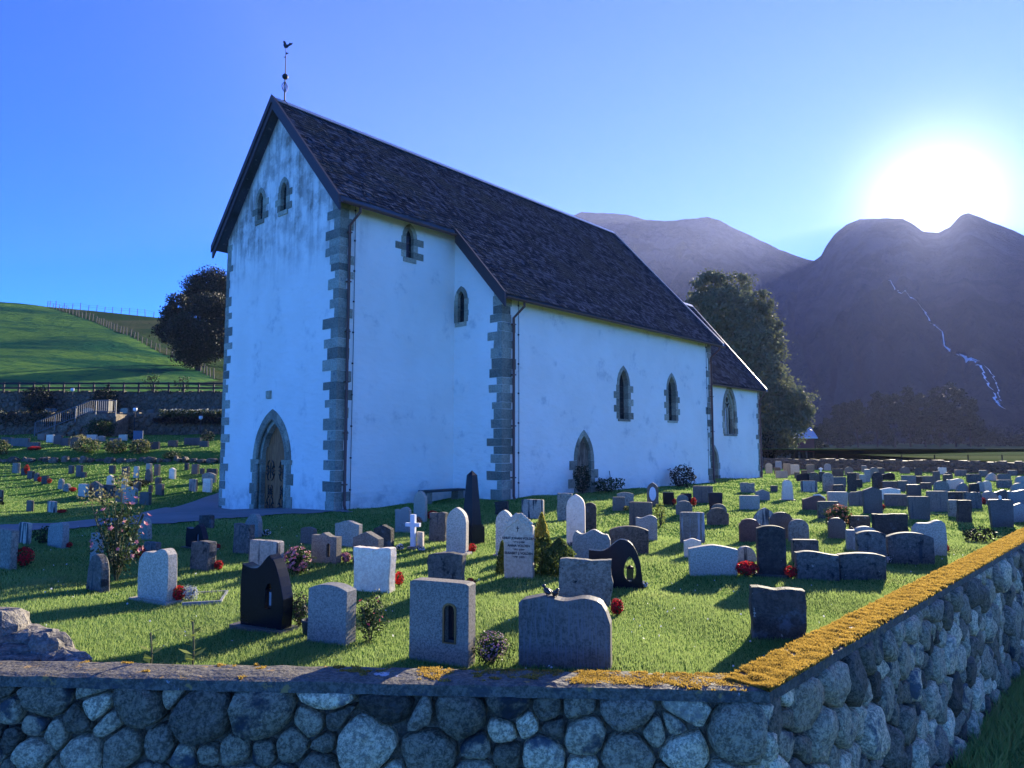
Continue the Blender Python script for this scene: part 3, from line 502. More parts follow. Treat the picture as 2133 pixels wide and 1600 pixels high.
def m_slate():
    q = NT('slate'); v = q.coord(rand=False)
    rn = q.n('NewGeometry').outputs['Random Per Island']
    r2 = q.n('ObjectInfo').outputs['Random']; rr = q.math('FRACT', q.math('ADD', rn, r2))
    cr = q.n('ValToRGB'); e = cr.color_ramp.elements
    e[0].color = (.018, .022, .030, 1); e[1].color = (.085, .095, .115, 1); e.new(.5).color = (.040, .046, .058, 1)
    q.t.links.new(rr, cr.inputs[0])
    col = q.mix(q.step(q.noise(v, .7, 4), .45, .7), cr.outputs[0], (.05, .055, .055))
    col = q.mix(q.step(q.noise(v, 9, 4), .62, .7), col, (.16, .17, .18))
    MATS['slate'] = q.fin(col, .9, .0)
m_slate()
def leaf(key, cols, trans=.35, rough=.6, tcol=None, clump=.0, dry=None):
    q = NT(key)
    rn = q.n('NewGeometry').outputs['Random Per Island']
    cr = q.n('ValToRGB'); e = cr.color_ramp.elements
    e[0].color = (*cols[0], 1); e[1].color = (*cols[-1], 1)
    for i, c in enumerate(cols[1:-1]): e.new((i + 1) / (len(cols) - 1)).color = (*c, 1)
    q.t.links.new(rn, cr.inputs[0]); col = cr.outputs[0]
    if clump:
        col = q.mix(q.step(q.noise(q.coord(world=True), clump, 3), .38, .62), col, q.mix(.55, col, cols[0]))
    if dry: col = q.mix(q.math('MULTIPLY', q.step(q.noise(q.coord(world=True), .9, 5, .65), .52, .70), .55), col, dry)
    q.fin(col, rough, .3)
    tr = q.n('BsdfTranslucent'); q.set(tr.inputs['Color'], q.mix(.6, col, tcol or cols[-1]))
    ms = q.n('MixShader'); ms.inputs[0].default_value = trans
    q.t.links.new(q.b.outputs[0], ms.inputs[1]); q.t.links.new(tr.outputs[0], ms.inputs[2]); q.t.links.new(ms.outputs[0], q.out.inputs['Surface'])
    MATS[key] = q.m
leaf('grass', ((.085, .21, .05), (.14, .29, .06), (.20, .34, .075), (.33, .40, .16)), .48, tcol=(.44, .52, .17), clump=.5, dry=(.30, .29, .13))
leaf('moss', ((.09, .045, .012), (.26, .15, .025), (.46, .29, .05), (.58, .40, .09)), .45, tcol=(.75, .50, .10), clump=3.5)
leaf('leaf_maple', ((.07, .09, .05), (.12, .14, .075), (.17, .185, .10)), .30, clump=.35)
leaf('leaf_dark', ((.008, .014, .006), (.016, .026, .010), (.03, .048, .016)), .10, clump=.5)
leaf('leaf_far', ((.010, .020, .008), (.018, .030, .012), (.028, .042, .016)), .05, clump=.12)
leaf('leaf_bush', ((.015, .03, .010), (.03, .055, .016), (.05, .085, .022)), .3)
leaf('leaf_light', ((.08, .13, .03), (.14, .20, .04), (.22, .26, .06)), .45)
leaf('leaf_gold', ((.10, .10, .03), (.22, .20, .06), (.34, .31, .14)), .35)
leaf('leaf_conifer', ((.035, .07, .018), (.08, .125, .03), (.15, .19, .04)), .35)
leaf('leaf_conifer_gold', ((.18, .18, .03), (.34, .30, .05), (.50, .42, .08)), .45)
leaf('leaf_purple', ((.02, .012, .012), (.04, .02, .018), (.05, .045, .02)), .2)
leaf('leaf_silver', ((.30, .33, .34), (.42, .45, .46)), .3)
leaf('petal_red', ((.40, .008, .012), (.62, .015, .022), (.75, .04, .04)), .45)
leaf('petal_pink', ((.50, .08, .12), (.62, .20, .24), (.70, .35, .36)), .35)
leaf('petal_hot', ((.55, .04, .12), (.65, .08, .16)), .35)
leaf('petal_orange', ((.50, .10, .04), (.60, .18, .08), (.62, .28, .16)), .35)
leaf('petal_white', ((.6, .6, .6), (.75, .75, .74)), .3)
leaf('petal_yellow', ((.5, .35, .05), (.6, .45, .08)), .3)
leaf('petal_heather', ((.30, .10, .17), (.48, .22, .30), (.6, .35, .4)), .3)
leaf('petal_cream', ((.30, .29, .20), (.5, .48, .36)), .3)
plain('bark', (.055, .045, .038), .9, bump=.8, nscale=6); plain('stem', (.06, .07, .03), .8)
def m_lawn():
    q = NT('lawn'); v = q.coord(world=True)
    col = q.mix(q.step(q.noise(v, .35, 4), .35, .65), (.10, .22, .05), (.15, .28, .06))
    col = q.mix(q.step(q.noise(v, 3.0, 5, .7), .50, .72), col, (.18, .27, .055))
    col = q.mix(q.step(q.noise(v, 30, 3, .7), .40, .62), tuple(x for x in (.05, .12, .022)), col)
    q.bump(q.math('ADD', q.noise(v, 45, 4, .7), q.math('MULTIPLY', q.noise(v, 4, 3), 1.5)), .9, .04)
    MATS['lawn'] = q.fin(col, 1.0, 0)
    q = NT('hill_grass'); v = q.coord((1, 1, 1), world=True)
    col = q.mix(q.step(q.noise(q.coord((.018, .085, .16), world=True), 1.0, 5, .6), .42, .56), (.028, .11, .055), (.14, .26, .06))
    col = q.mix(q.step(q.noise(v, .5, 5, .7), .48, .66), col, (.05, .15, .06))
    q.bump(q.math('ADD', q.noise(q.coord((.5, 1.3, 1), world=True), 1.6, 5, .7), q.math('MULTIPLY', q.noise(v, .25, 3), 2.0)), 1.0, .45); MATS['hill_grass'] = q.fin(col, 1.0, 0)
    q = NT('pasture'); v = q.coord(world=True)
    col = q.mix(q.step(q.noise(v, .06, 4), .4, .6), (.045, .085, .035), (.10, .11, .05))
    q.bump(q.noise(v, 1.2, 5, .7), 1.0, .4); MATS['pasture'] = q.fin(col, 1.0, 0)
    q = NT('meadow'); v = q.coord(world=True)
    col = q.mix(q.step(q.noise(q.coord((.01, .05, 1), world=True), 1.0, 4), .4, .6), (.075, .105, .04), (.11, .13, .05))
    col = q.mix(q.step(q.noise(v, .006, 3), .45, .6), col, (.045, .065, .022))
    q.bump(q.noise(v, .9, 5, .7), .35, .12); MATS['meadow'] = q.fin(col, 1.0, 0)
    q = NT('gravel'); v = q.coord(world=True)
    col = q.mix(q.step(q.noise(v, .8, 4), .35, .65), (.17, .165, .16), (.25, .24, .235))
    col = q.mix(.5, col, q.mix(q.noise(v, 55, 2, .7), (.07, .07, .07), (.42, .41, .40)))
    q.bump(q.noise(v, 50, 3), .8, .02); MATS['gravel'] = q.fin(col, .9, .15)
    q = NT('mountain'); v = q.coord(world=True)
    col = q.mix(q.step(q.noise(v, .004, 8, .65), .38, .62), (.018, .030, .018), (.05, .055, .038))
    sep = q.n('SeparateXYZ'); q.t.links.new(v, sep.inputs[0])
    rock = q.math('MULTIPLY', q.step(sep.outputs['Z'], 160, 520), q.step(q.noise(v, .012, 7, .7), .42, .62))
    col = q.mix(rock, col, (.11, .10, .095))
    q.bump(q.math('ADD', q.noise(v, .02, 8, .7), q.noise(v, .1, 4, .7)), 1.0, 14.0); MATS['mountain'] = q.fin(col, 1.0, 0)
    q = NT('waterfall_foam'); MATS['waterfall_foam'] = q.fin(q.mix(q.noise(q.coord(world=True), .2, 4), (.6, .62, .66), (.85, .87, .9)), .7)
m_lawn()

# ------------------------------------------------------------------ mesh helpers
class MB:
    def __init__(s): s.v = []; s.f = []
    def add(s, vs, fs):
        o = len(s.v); s.v += [tuple(p) for p in vs]; s.f += [tuple(i + o for i in f) for f in fs]; return s
    def box(s, a, b, j=0.0, rng=None):
        (x0, y0, z0), (x1, y1, z1) = a, b
        vs = [(x0, y0, z0), (x1, y0, z0), (x1, y1, z0), (x0, y1, z0), (x0, y0, z1), (x1, y0, z1), (x1, y1, z1), (x0, y1, z1)]
        if j: vs = [tuple(c + rng.uniform(-j, j) for c in p) for p in vs]
        return s.add(vs, [(0, 3, 2, 1), (4, 5, 6, 7), (0, 1, 5, 4), (1, 2, 6, 5), (2, 3, 7, 6), (3, 0, 4, 7)])
    def bar(s, p, q, w, h=None, up=(0, 0, 1)):
        p, q = Vector(p), Vector(q); h = h or w; d = (q - p).normalized(); u = Vector(up)
        if abs(d.dot(u)) > .98: u = Vector((1, 0, 0))
        x = d.cross(u).normalized(); y = x.cross(d)
        vs = [c + x * (a * w / 2) + y * (b * h / 2) for c in (p, q) for a, b in ((-1, -1), (1, -1), (1, 1), (-1, 1))]
        return s.add(vs, [(0, 1, 2, 3), (7, 6, 5, 4), (0, 4, 5, 1), (1, 5, 6, 2), (2, 6, 7, 3), (3, 7, 4, 0)])
    def tube(s, pts, r, n=8, cap=True):
        pts = [Vector(p) for p in pts]; rs = r if isinstance(r, (list, tuple)) else [r] * len(pts); rings = []; up0 = None
        for i, p in enumerate(pts):
            d = (pts[min(i + 1, len(pts) - 1)] - pts[max(i - 1, 0)]).normalized()
            u = up0 or (Vector((0, 0, 1)) if abs(d.z) < .9 else Vector((1, 0, 0)))
            x = d.cross(u).normalized(); y = x.cross(d); up0 = y
            rings.append([p + x * math.cos(k * 2 * math.pi / n) * rs[i] + y * math.sin(k * 2 * math.pi / n) * rs[i] for k in range(n)])
        vs = [v for rg in rings for v in rg]; fs = []
        for i in range(len(pts) - 1):
            for k in range(n):
                a, b = i * n + k, i * n + (k + 1) % n; fs.append((a, b, b + n, a + n))
        if cap: fs += [tuple(range(n))[::-1], tuple(range((len(pts) - 1) * n, len(pts) * n))]
        return s.add(vs, fs)
    def lathe(s, prof, n=12, o=(0, 0, 0)):
        vs = []; fs = []
        for r, z in prof:
            for k in range(n): vs.append((o[0] + r * math.cos(k * 2 * math.pi / n), o[1] + r * math.sin(k * 2 * math.pi / n), o[2] + z))
        for i in range(len(prof) - 1):
            for k in range(n):
                a, b = i * n + k, i * n + (k + 1) % n; fs.append((a, b, b + n, a + n))
        fs += [tuple(range(n))[::-1], tuple(range((len(prof) - 1) * n, len(prof) * n))]
        return s.add(vs, fs)
    def prism(s, poly, fn, d0, d1):
        """poly of 2-D points, fn(a, b, d) -> 3-D point, extruded from depth d0 to d1"""
        n = len(poly)
        vs = [fn(a, b, d0) for a, b in poly] + [fn(a, b, d1) for a, b in poly]
        fs = [tuple(range(n)), tuple(range(2 * n - 1, n - 1, -1))] + [(i, i + n, (i + 1) % n + n, (i + 1) % n) for i in range(n)]
        return s.add(vs, fs)
    def build(s, name, mat, parent=None, smooth=False, loc=None, rotz=0.0, fixn=True):
        me = bpy.data.meshes.new(name); me.from_pydata(s.v, [], s.f)
        if fixn:
            bm = bmesh.new(); bm.from_mesh(me); bmesh.ops.recalc_face_normals(bm, faces=bm.faces); bm.to_mesh(me); bm.free()
        return link(me, name, mat, parent, smooth, loc, rotz)
def link(me, name, mat, parent=None, smooth=False, loc=None, rotz=0.0):
    me.materials.append(MATS[mat] if isinstance(mat, str) else mat)
    if smooth: me.polygons.foreach_set('use_smooth', [True] * len(me.polygons))
    o = bpy.data.objects.new(name, me); COL.objects.link(o)
    if parent: o.parent = parent
    if loc is not None: o.location = loc
    o.rotation_euler.z = rotz; return o
def np_mesh(name, verts, faces, mat, parent=None, smooth=False):
    verts = np.asarray(verts, np.float32); faces = np.asarray(faces, np.int32); k = faces.shape[1]
    me = bpy.data.meshes.new(name); me.vertices.add(len(verts)); me.vertices.foreach_set('co', verts.ravel())
    me.loops.add(faces.size); me.loops.foreach_set('vertex_index', faces.ravel())
    me.polygons.add(len(faces)); me.polygons.foreach_set('loop_start', np.arange(0, faces.size, k, dtype=np.int32))
    me.update(calc_edges=True); me.validate()
    return link(me, name, mat, parent, smooth)
def empty(name, loc, rotz=0.0):
    o = bpy.data.objects.new(name, None); COL.objects.link(o); o.location = loc; o.rotation_euler.z = rotz; o.empty_display_size = .2; return o
def tag(o, label, cat, group=None):
    o['label'] = label; o['category'] = cat
    if group: o['group'] = group
    return o
def kind(o, k): o['kind'] = k; return o
def grid(name, xs, ys, zf, mat, keep=None, smooth=True):
    nx, ny = len(xs), len(ys)
    v = [(x, y, zf(x, y)) for y in ys for x in xs]; f = []
    for j in range(ny - 1):
        for i in range(nx - 1):
            if keep and not keep((xs[i] + xs[i + 1]) / 2, (ys[j] + ys[j + 1]) / 2): continue
            a = j * nx + i; f.append((a, a + 1, a + nx + 1, a + nx))
    return np_mesh(name, v, f, mat, smooth=smooth)
def fill_poly(outer, holes, fn, flip=False):
    """flat wall with openings, returned as (verts, faces)"""
    bm = bmesh.new(); es = []
    for loop in [outer] + holes:
        vs = [bm.verts.new(fn(*p)) for p in loop]
        es += [bm.edges.new((vs[i], vs[(i + 1) % len(vs)])) for i in range(len(vs))]
    bmesh.ops.triangle_fill(bm, use_beauty=True, use_dissolve=False, edges=es)
    bm.verts.index_update(); vs = [tuple(v.co) for v in bm.verts]; fs = [tuple(v.index for v in f.verts) for f in bm.faces]
    bm.free(); return vs, fs
def cards(n, pts, size, rng, up=.3, aspect=.6, drop=0.0):
    """n leaf-shaped quads at pts (n x 3 array)"""
    pts = np.asarray(pts); n = len(pts)
    d = rng.normal(size=(n, 3)); d[:, 2] += drop; d /= np.linalg.norm(d, axis=1, keepdims=True)
    e = rng.normal(size=(n, 3)); e -= d * np.sum(d * e, 1, keepdims=True); e /= np.linalg.norm(e, axis=1, keepdims=True)
    s = (size * rng.uniform(.6, 1.4, n))[:, None]
    a = pts - d * s * .5; b = pts + e * s * aspect * .5; c = pts + d * s * .5; g = pts - e * s * aspect * .5
    v = np.stack([a, b, c, g], 1).reshape(-1, 3); f = np.arange(4 * n).reshape(n, 4); return v, f
def blob_pts(rng, n, c, r, shell=.55):
    d = rng.normal(size=(n, 3)); d /= np.linalg.norm(d, axis=1, keepdims=True)
    k = (shell + (1 - shell) * rng.uniform(0, 1, n) ** .6)[:, None]
    return np.asarray(c) + d * k * np.asarray(r)

# ------------------------------------------------------------------ ground, hill, field, mountains
def frange(a, b, d): return [a + (b - a) * i / round((b - a) / d) for i in range(round((b - a) / d) + 1)]
CAP_Z, CAP_W, OUT_Z = .20, .39, -1.98
K0 = Vector((1.895, 5.485)); KL = Vector((-8.1, 6.101)); RD = Vector((.687, .7266)).normalized(); KR = K0 + RD * 58.5
LD = (KL - K0).normalized()
NF = Vector((LD.y, -LD.x)) if LD.x * -1 > 0 else Vector((-LD.y, LD.x))
if NF.y > 0: NF = -NF                                   # outward normal of the front wall (towards the road)
NR = Vector((RD.y, -RD.x))                              # outward normal of the side wall (to the right)
def inside_yard(x, y, m=.36):
    p = Vector((x, y)) - K0
    return p.dot(NF) < -m and p.dot(NR) < -m
lawn = kind(grid('lawn', frange(-52, 46, .4), frange(5.0, 57.4, .4), ground_z, 'lawn',
     keep=lambda x, y: inside_yard(x, y) and not (x > 20 and y > 66 - (x - 23.8) * 1.154 + 1.5)), 'structure')
back = kind(grid('lawn_behind_church', frange(-22, 30, 2), frange(57.4, 72, 1.46), lambda x, y: min(ground_z(x, 57.4), .0) if x > -5 else ground_z(x, 57.4) * _ss(0, -18, x), 'lawn',
     keep=lambda x, y: not (x > 20 and y > 66 - (x - 23.8) * 1.154 + 1.5)), 'structure')
kind(grid('terrace_ground', frange(-60, -16, 2), frange(57.5, 68.4, .99), lambda x, y: 4.55 + .06 * (y - 57.5), 'lawn'), 'structure')
kind(grid('grass_hill', frange(-240, 60, 3), frange(68.2, 230, 1.8), hill_z, 'hill_grass'), 'structure')
kind(grid('road_verge', frange(-30, 70, 1.0), frange(-8, 60, 1.0), lambda x, y: OUT_Z + .05 * math.sin(x * 1.3) * math.sin(y * 1.1) + .9 * _ss(25, 50, y) + .9 * _ss(40, 60, y), 'lawn',
     keep=lambda x, y: not inside_yard(x, y, .6)), 'structure')
gv = [(-410, -55, -2.6), (4100, -55, -2.6), (4100, 3350, -2.6), (-410, 3350, -2.6)]
kind(MB().add(gv, [(0, 1, 2, 3)]).build('ground', 'meadow'), 'structure')
def fz(x, y):
    p = Vector((x, y)) - K0
    z = field_z(x, y)
    return z
kind(grid('meadow', frange(-30, 130, 4), frange(44, 124, 4), lambda x, y: fz(x, y) - .0, 'meadow',
     keep=lambda x, y: (x < 41 and y > 66 - (x - 23.8) * 1.154 - .8 and y > 52 and x > 8) or (x >= 41) or y > 74), 'structure')
kind(grid('far_meadow', frange(-400, 1600, 40), frange(124, 1804, 40), lambda x, y: field_z(x, y) - .02, 'meadow'), 'structure')

def mountain(name, tab, r0, z0, r1, na, nk, amp, seed, pw=1.2):
    az0, az1 = tab[0][0], tab[-1][0]; v = []; f = []
    rows = nk + 10
    for i in range(na + 1):
        az = az0 + (az1 - az0) * i / na
        for j in range(rows + 1):
            k = j / nk
            if k <= 1:
                r = r0 + (r1 - r0) * k; z = mountain_z(tab, r0, z0, r1, az, k, pw)
            else:
                r = r1 + (k - 1) * (r1 - r0) * 1.5; z = mountain_z(tab, r0, z0, r1, az, 1, pw) - (k - 1) * 900
            x, y = r * math.sin(R(az)), r * math.cos(R(az))
            e = max(0, min(k * 3, 1) * min(1, abs(1 - k) * 4))
            p = Vector((x, y, seed)) / 420
            d = noise.fractal(p, .9, 2.1, 8) * amp * e + noise.fractal(p * 5, .8, 2.1, 5) * amp * .16 * min(1, k * 3) * (.35 + .65 * e)
            wob = noise.noise(p * 1.7) * 2.2
            g = (1 - abs(noise.noise(Vector((az * .42 + seed + wob * .35, k * 1.1, 0)))) * 2) * amp * .55 * e + (1 - abs(noise.noise(Vector((az * 1.3 + wob, k * 2.5, seed)))) * 2) * amp * .16 * e    # spurs and gullies
            v.append((x, y, z + d - g))
    w = rows + 1
    for i in range(na):
        for j in range(rows): a = i * w + j; f.append((a, a + 1, a + w + 1, a + w))
    o = np_mesh(name, v, f, 'mountain', smooth=True); kind(o, 'structure'); return o
mountain('mountain', M_FAR, 800, 5, 2000, 300, 110, 70, 3.7)
mt = mountain('mountain', M_NEAR, 620, 6, 1900, 420, 130, 60, 11.2)
# waterfall draped on the near mountain
from mathutils.bvhtree import BVHTree
bvh = BVHTree.FromPolygons([v.co for v in mt.data.vertices], [tuple(p.vertices) for p in mt.data.polygons])
rng = random.Random(4); wv = []; wf_ = []
pts = []
for (a0, k0), (a1, k1) in zip(WATERFALL, WATERFALL[1:]):
    for q in range(5): pts.append((a0 + (a1 - a0) * q / 5, k0 + (k1 - k0) * q / 5))
for strand, (off, w0, lo, hi) in enumerate(((0, 2.0, 0, 90), (9, 1.3, 55, 80))):
    seg = pts[lo:hi]
    for i, (az, k) in enumerate(seg):
        r = 620 + 1280 * k; o_ = off * math.sin(math.pi * i / max(1, len(seg) - 1)) + rng.uniform(-2, 2)
        c = Vector((r * math.sin(R(az)), r * math.cos(R(az)), 0)); side = Vector((math.cos(R(az)), -math.sin(R(az)), 0))
        w = w0 * rng.uniform(.35, 1.3) * (.45 + .55 * min(1, i / 30))
        for sgn in (-1, 1):
            p = c + side * (o_ + sgn * w * .5); h = bvh.ray_cast(Vector((p.x, p.y, 3000)), Vector((0, 0, -1)))[0]
            wv.append((p.x, p.y - 2, (h.z if h else 50) + 3.0))
        if i and rng.random() > .14:
            n = len(wv); wf_.append((n - 4, n - 3, n - 1, n - 2))
wfo = np_mesh('waterfall', wv, wf_, 'waterfall_foam', smooth=True); tag(wfo, 'thin white waterfall running down the hazy mountainside at right', 'waterfall')

# gravel path and forecourt, laid over the lawn
def in_poly(x, y, poly):
    c = False; n = len(poly)
    for i in range(n):
        (x0, y0), (x1, y1) = poly[i], poly[i - 1]
        if (y0 > y) != (y1 > y) and x < (x1 - x0) * (y - y0) / (y1 - y0) + x0: c = not c
    return c
LEFT_PATH = [(-60, 12.6), (-40, 13.9), (-26, 15.0), (-13.45, 17.92), (-12.06, 16.08), (-26, 13.6), (-40, 12.5), (-60, 11.2)]
BACK_PATH = [(-12.84, 31.0), (-12.2, 33), (-9, 38), (-5, 44), (-3.2, 43), (-7.5, 36.5), (-10.6, 32), (-11.4, 30)]
kind(grid('gravel_path', frange(-34, -3, .2), frange(12, 40, .2), lambda x, y: ground_z(x, y) + .028, 'gravel',
     keep=lambda x, y: in_poly(x, y, PATH) or in_poly(x, y, LEFT_PATH) or in_poly(x, y, BACK_PATH)), 'structure')

# ------------------------------------------------------------------ church
church = empty('church', (CH_X, CH_Y, 0), R(48))
tag(church, 'whitewashed medieval stone church with dark slate roof and grey quoin corners', 'church')
AX, RIDGE, SL = 3.77, 14.49, 1.09
CR, CSL = 11.54, 1.20
def roof_z(t): return RIDGE - SL * abs(t - AX)
def croof_z(t): return CR - CSL * abs(t - AX)
rng = random.Random(7)
def arch_pts(w, zs, za, n=7):
    """right half of a pointed arch from (w, zs) up to (0, za)"""
    h = za - zs; c = (h * h - w * w) / (2 * w); r = c + w; a1 = math.atan2(h, c)
    return [(-c + r * math.cos(a1 * i / n), zs + r * math.sin(a1 * i / n)) for i in range(n + 1)]
def opening(ca, z0, w, zs, za, n=7):
    rt = arch_pts(w, zs, za, n)
    return [(ca - w, z0), (ca + w, z0)] + [(ca + a, z) for a, z in rt] + [(ca - a, z) for a, z in reversed(rt[:-1])]
WESTF = lambda s0: (lambda a, z, d=0.0: (s0 + d, a, z))           # a = t, depth d goes into the wall
SOUTHF = lambda t0: (lambda a, z, d=0.0: (a, t0 + d, z))          # a = s
ops = {'w': [], 's': [], 'nw': [], 'n': [], 'c': []}
def ring(kindname, fn, ca, z0, w, zs, za, tk, depth, parent, jambs, proud=.018, nv=4, sill=.0, sidew=(), mat='surround'):
    """dressed stones round an opening: jamb blocks, arch stones and a sill, each its own piece"""
    out = arch_pts(w + tk, zs, za + tk * 1.15, nv * 2); inn = arch_pts(w, zs, za, nv * 2)
    for sg in (-1, 1):
        for i in range(nv):
            q = [(ca + sg * a, z) for a, z in inn[2 * i:2 * i + 3]] + [(ca + sg * a, z) for a, z in reversed(out[2 * i:2 * i + 3])]
            MB().prism(q, fn, -proud - rng.uniform(0, .006), depth).build(kindname, mat, parent)
        z = z0
        for i in range(jambs):
            z2 = z0 + (zs - z0) * (i + 1) / jambs
            ext = sidew[(i + (1 if sg > 0 else 0)) % len(sidew)] if sidew else 0
            q = [(ca + sg * w, z), (ca + sg * (w + tk + ext), z), (ca + sg * (w + tk + ext), z2 - .006), (ca + sg * w, z2 - .006)]
            MB().prism(q, fn, -proud - rng.uniform(0, .008), depth).build(kindname, mat, parent); z = z2
    if sill:
        q = [(ca - w - tk * .7, z0 - sill), (ca + w + tk * .7, z0 - sill), (ca + w + tk * .7, z0 - .004), (ca - w - tk * .7, z0 - .004)]
        MB().prism(q, fn, -proud - .03, depth).build(kindname, mat, parent)
def window(wall, fn, ca, z0, w, zs, za, tk, jambs, sidew, depth=.34, sill=.16, bars=True, nv=2):
    o = opening(ca, z0, w, zs, za); ops[wall].append(o)
    g = MB().prism(opening(ca, z0, w - .004, zs, za), fn, depth - .045, depth - .02).build('window', 'glass', church)
    ring('surround_stone', fn, ca, z0, w, zs, za, tk, depth, g, jambs, nv=nv, sill=sill, sidew=sidew)
    if bars:
        b = MB(); n = max(3, int((za - z0) / .22))
        for i in range(1, n):
            z = z0 + (za - z0) * i / n
            if z < zs + .1: b.bar(fn(ca - w, z, depth - .06), fn(ca + w, z, depth - .06), .015)
        b.bar(fn(ca, z0, depth - .06), fn(ca, za - .02, depth - .06), .015)
        b.build('window_bars', 'iron', g)
    return g
wf = WESTF(0.0); sf = SOUTHF(0.0); nwf = WESTF(5.07); nf = SOUTHF(-2.41); cf = SOUTHF(-.95)
window('w', wf, 5.17, 10.40, .19, 11.14, 11.46, .17, 3, (.22, .02), depth=.16)
window('w', wf, 3.53, 10.38, .19, 11.12, 11.44, .17, 3, (.20, .04), depth=.16)
window('s', sf, 2.88, 8.60, .17, 9.34, 9.66, .16, 3, (.04, .30), depth=.17)
window('nw', nwf, -.36, 6.56, .17, 7.42, 7.72, .17, 4, (.02, .05), depth=.16)
window('n', nf, 12.70, 3.16, .34, 4.60, 5.26, .16, 5, (.05, .24), depth=.26, sill=.1)
window('n', nf, 16.80, 3.20, .34, 4.62, 5.28, .15, 5, (.22, .05), depth=.26, sill=.1)
# chancel window: two lights and tracery
cw = window('c', cf, 26.05, 2.72, .66, 4.05, 5.26, .26, 4, (.0, .08), depth=.30, sill=.12, bars=False, nv=4)
tr = MB(); tr.bar(cf(26.05, 2.72, .16), cf(26.05, 4.2, .16), .09, .12)
for sg in (-1, 1):
    ap = arch_pts(.29, 3.9, 4.45, 6)
    for s2 in (-1, 1): tr.tube([cf(26.05 + sg * .31 + s2 * a, z, .16) for a, z in ap], .04, 6)
tr.tube([cf(26.05 + .2 * math.cos(a), 4.7 + .2 * math.sin(a), .16) for a in [i * math.pi / 8 for i in range(17)]], .035, 6)
tr.build('tracery', 'surround', cw)
ring('surround_stone', cf, 26.05, 2.72, .50, 4.05, 5.08, .15, .24, cw, 3, proud=-.08, nv=3)
# west doorway
ops['w'].append(opening(3.85, -.4, 1.06, 1.46, 3.05))
door = MB().prism(opening(3.85, -.4, .795, 1.48, 2.79), wf, .26, .30).build('door', 'door_wood', church)
ring('surround_stone', wf, 3.85, -.45, (.80), 1.48, 2.80, .30, .30, door, 5, proud=-.07, nv=6)
ring('surround_stone', wf, 3.85, -.45, 1.06, 1.46, 3.05, .22, .2, door, 5, proud=.03, nv=6, sidew=(.0, .12, .0, .16))
for sg in (-1, 1):
    MB().prism([(3.85 + sg * .78, 1.38), (3.85 + sg * 1.33, 1.38), (3.85 + sg * 1.36, 1.54), (3.85 + sg * .76, 1.54)], wf, -.07, .3).build('capital', 'surround', door)
    m = MB(); m.tube([wf(3.85 + sg * .98, -.3, -.01), wf(3.85 + sg * .98, 1.38, -.01)], .075, 10); m.build('shaft', 'surround', door, smooth=True)
    m = MB(); m.tube([wf(3.85 + sg * a, z, -.01) for a, z in arch_pts(.98, 1.5, 3.0, 12)], .06, 8); m.build('arch_roll', 'surround', door, smooth=True)
for i in range(8):                                                 # planks of the two leaves under an arched head
    a0 = 3.06 + i * .1975; a1 = a0 + .19; zt = 1.62 + .52 * math.sqrt(max(0, 1 - ((a0 + .095 - 3.85) / .95) ** 2))
    MB().prism([(a0, -.33), (a1, -.33), (a1, zt), (a0, zt)], wf, .22 - rng.uniform(0, .008), .258).build('plank', 'door_wood', door)
for leaf_c, sg in ((4.25, 1), (3.42, -1)):
    for zc in (1.15, .42, -.12):
        h = MB(); k = 1.0 if zc != .42 else .55
        h.bar(wf(leaf_c - .3 * k, zc, .205), wf(leaf_c + .3 * k, zc, .205), .05, .02)
        h.bar(wf(leaf_c, zc - .28 * k, .205), wf(leaf_c, zc + .28 * k, .205), .035, .02)
        for ddx in (-1, 1):
            for ddz in (-1, 1):
                h.tube([wf(leaf_c + ddx * (.06 + .14 * k * math.sin(a)), zc + ddz * (.05 + .15 * k * (1 - math.cos(a))), .2) for a in [j * .5 for j in range(7)]], .018, 5)
                h.tube([wf(leaf_c + ddx * (.2 + .07 * math.cos(a)) * k, zc + ddz * (.1 + .07 * math.sin(a)) * k, .2) for a in [j * .7 for j in range(8)]], .016, 5)
        h.build('hinge', 'iron', door)
MB().box(wf(2.4, -.5, -.25), wf(5.3, -.30, .25)).build('threshold', 'surround', door)
# south nave doorway
ops['n'].append(opening(9.82, -.3, .46, 1.45, 2.42))
d2 = MB().prism(opening(9.82, -.3, .455, 1.45, 2.41), nf, .14, .18).build('door', 'old_door_wood', church); d2['label'] = 'weathered grey-brown plank door in the nave wall'
ring('surround_stone', nf, 9.82, -.3, .46, 1.45, 2.42, .2, .26, d2, 5, nv=3, sidew=(.28, .0, .36, .05))
for i in range(5):
    a0 = 9.375 + i * .178; c = a0 + .085; zt = 1.45 + .93 * max(0, 1 - abs(c - 9.82) / .47) ** .62
    MB().prism([(a0, .15), (a0 + .168, .15), (a0 + .168, zt - .02), (a0, zt)], nf, .115 - rng.uniform(0, .012), .138).build('plank', 'old_door_wood', d2)
# chancel priest door just east of the nave corner
ops['c'].append(opening(23.9, -.3, .42, 1.1, 1.9))
d3 = MB().prism(opening(23.9, -.3, .415, 1.1, 1.89), cf, .22, .26).build('door', 'old_door_wood', church)
ring('surround_stone', cf, 23.9, -.3, .42, 1.1, 1.9, .2, .26, d3, 4, nv=3, sidew=(.1, .0))
MB().box(wf(3.97, 3.68, -.08), wf(4.23, 3.96, .2), .012, rng).build('corbel_stone', 'surround', church)
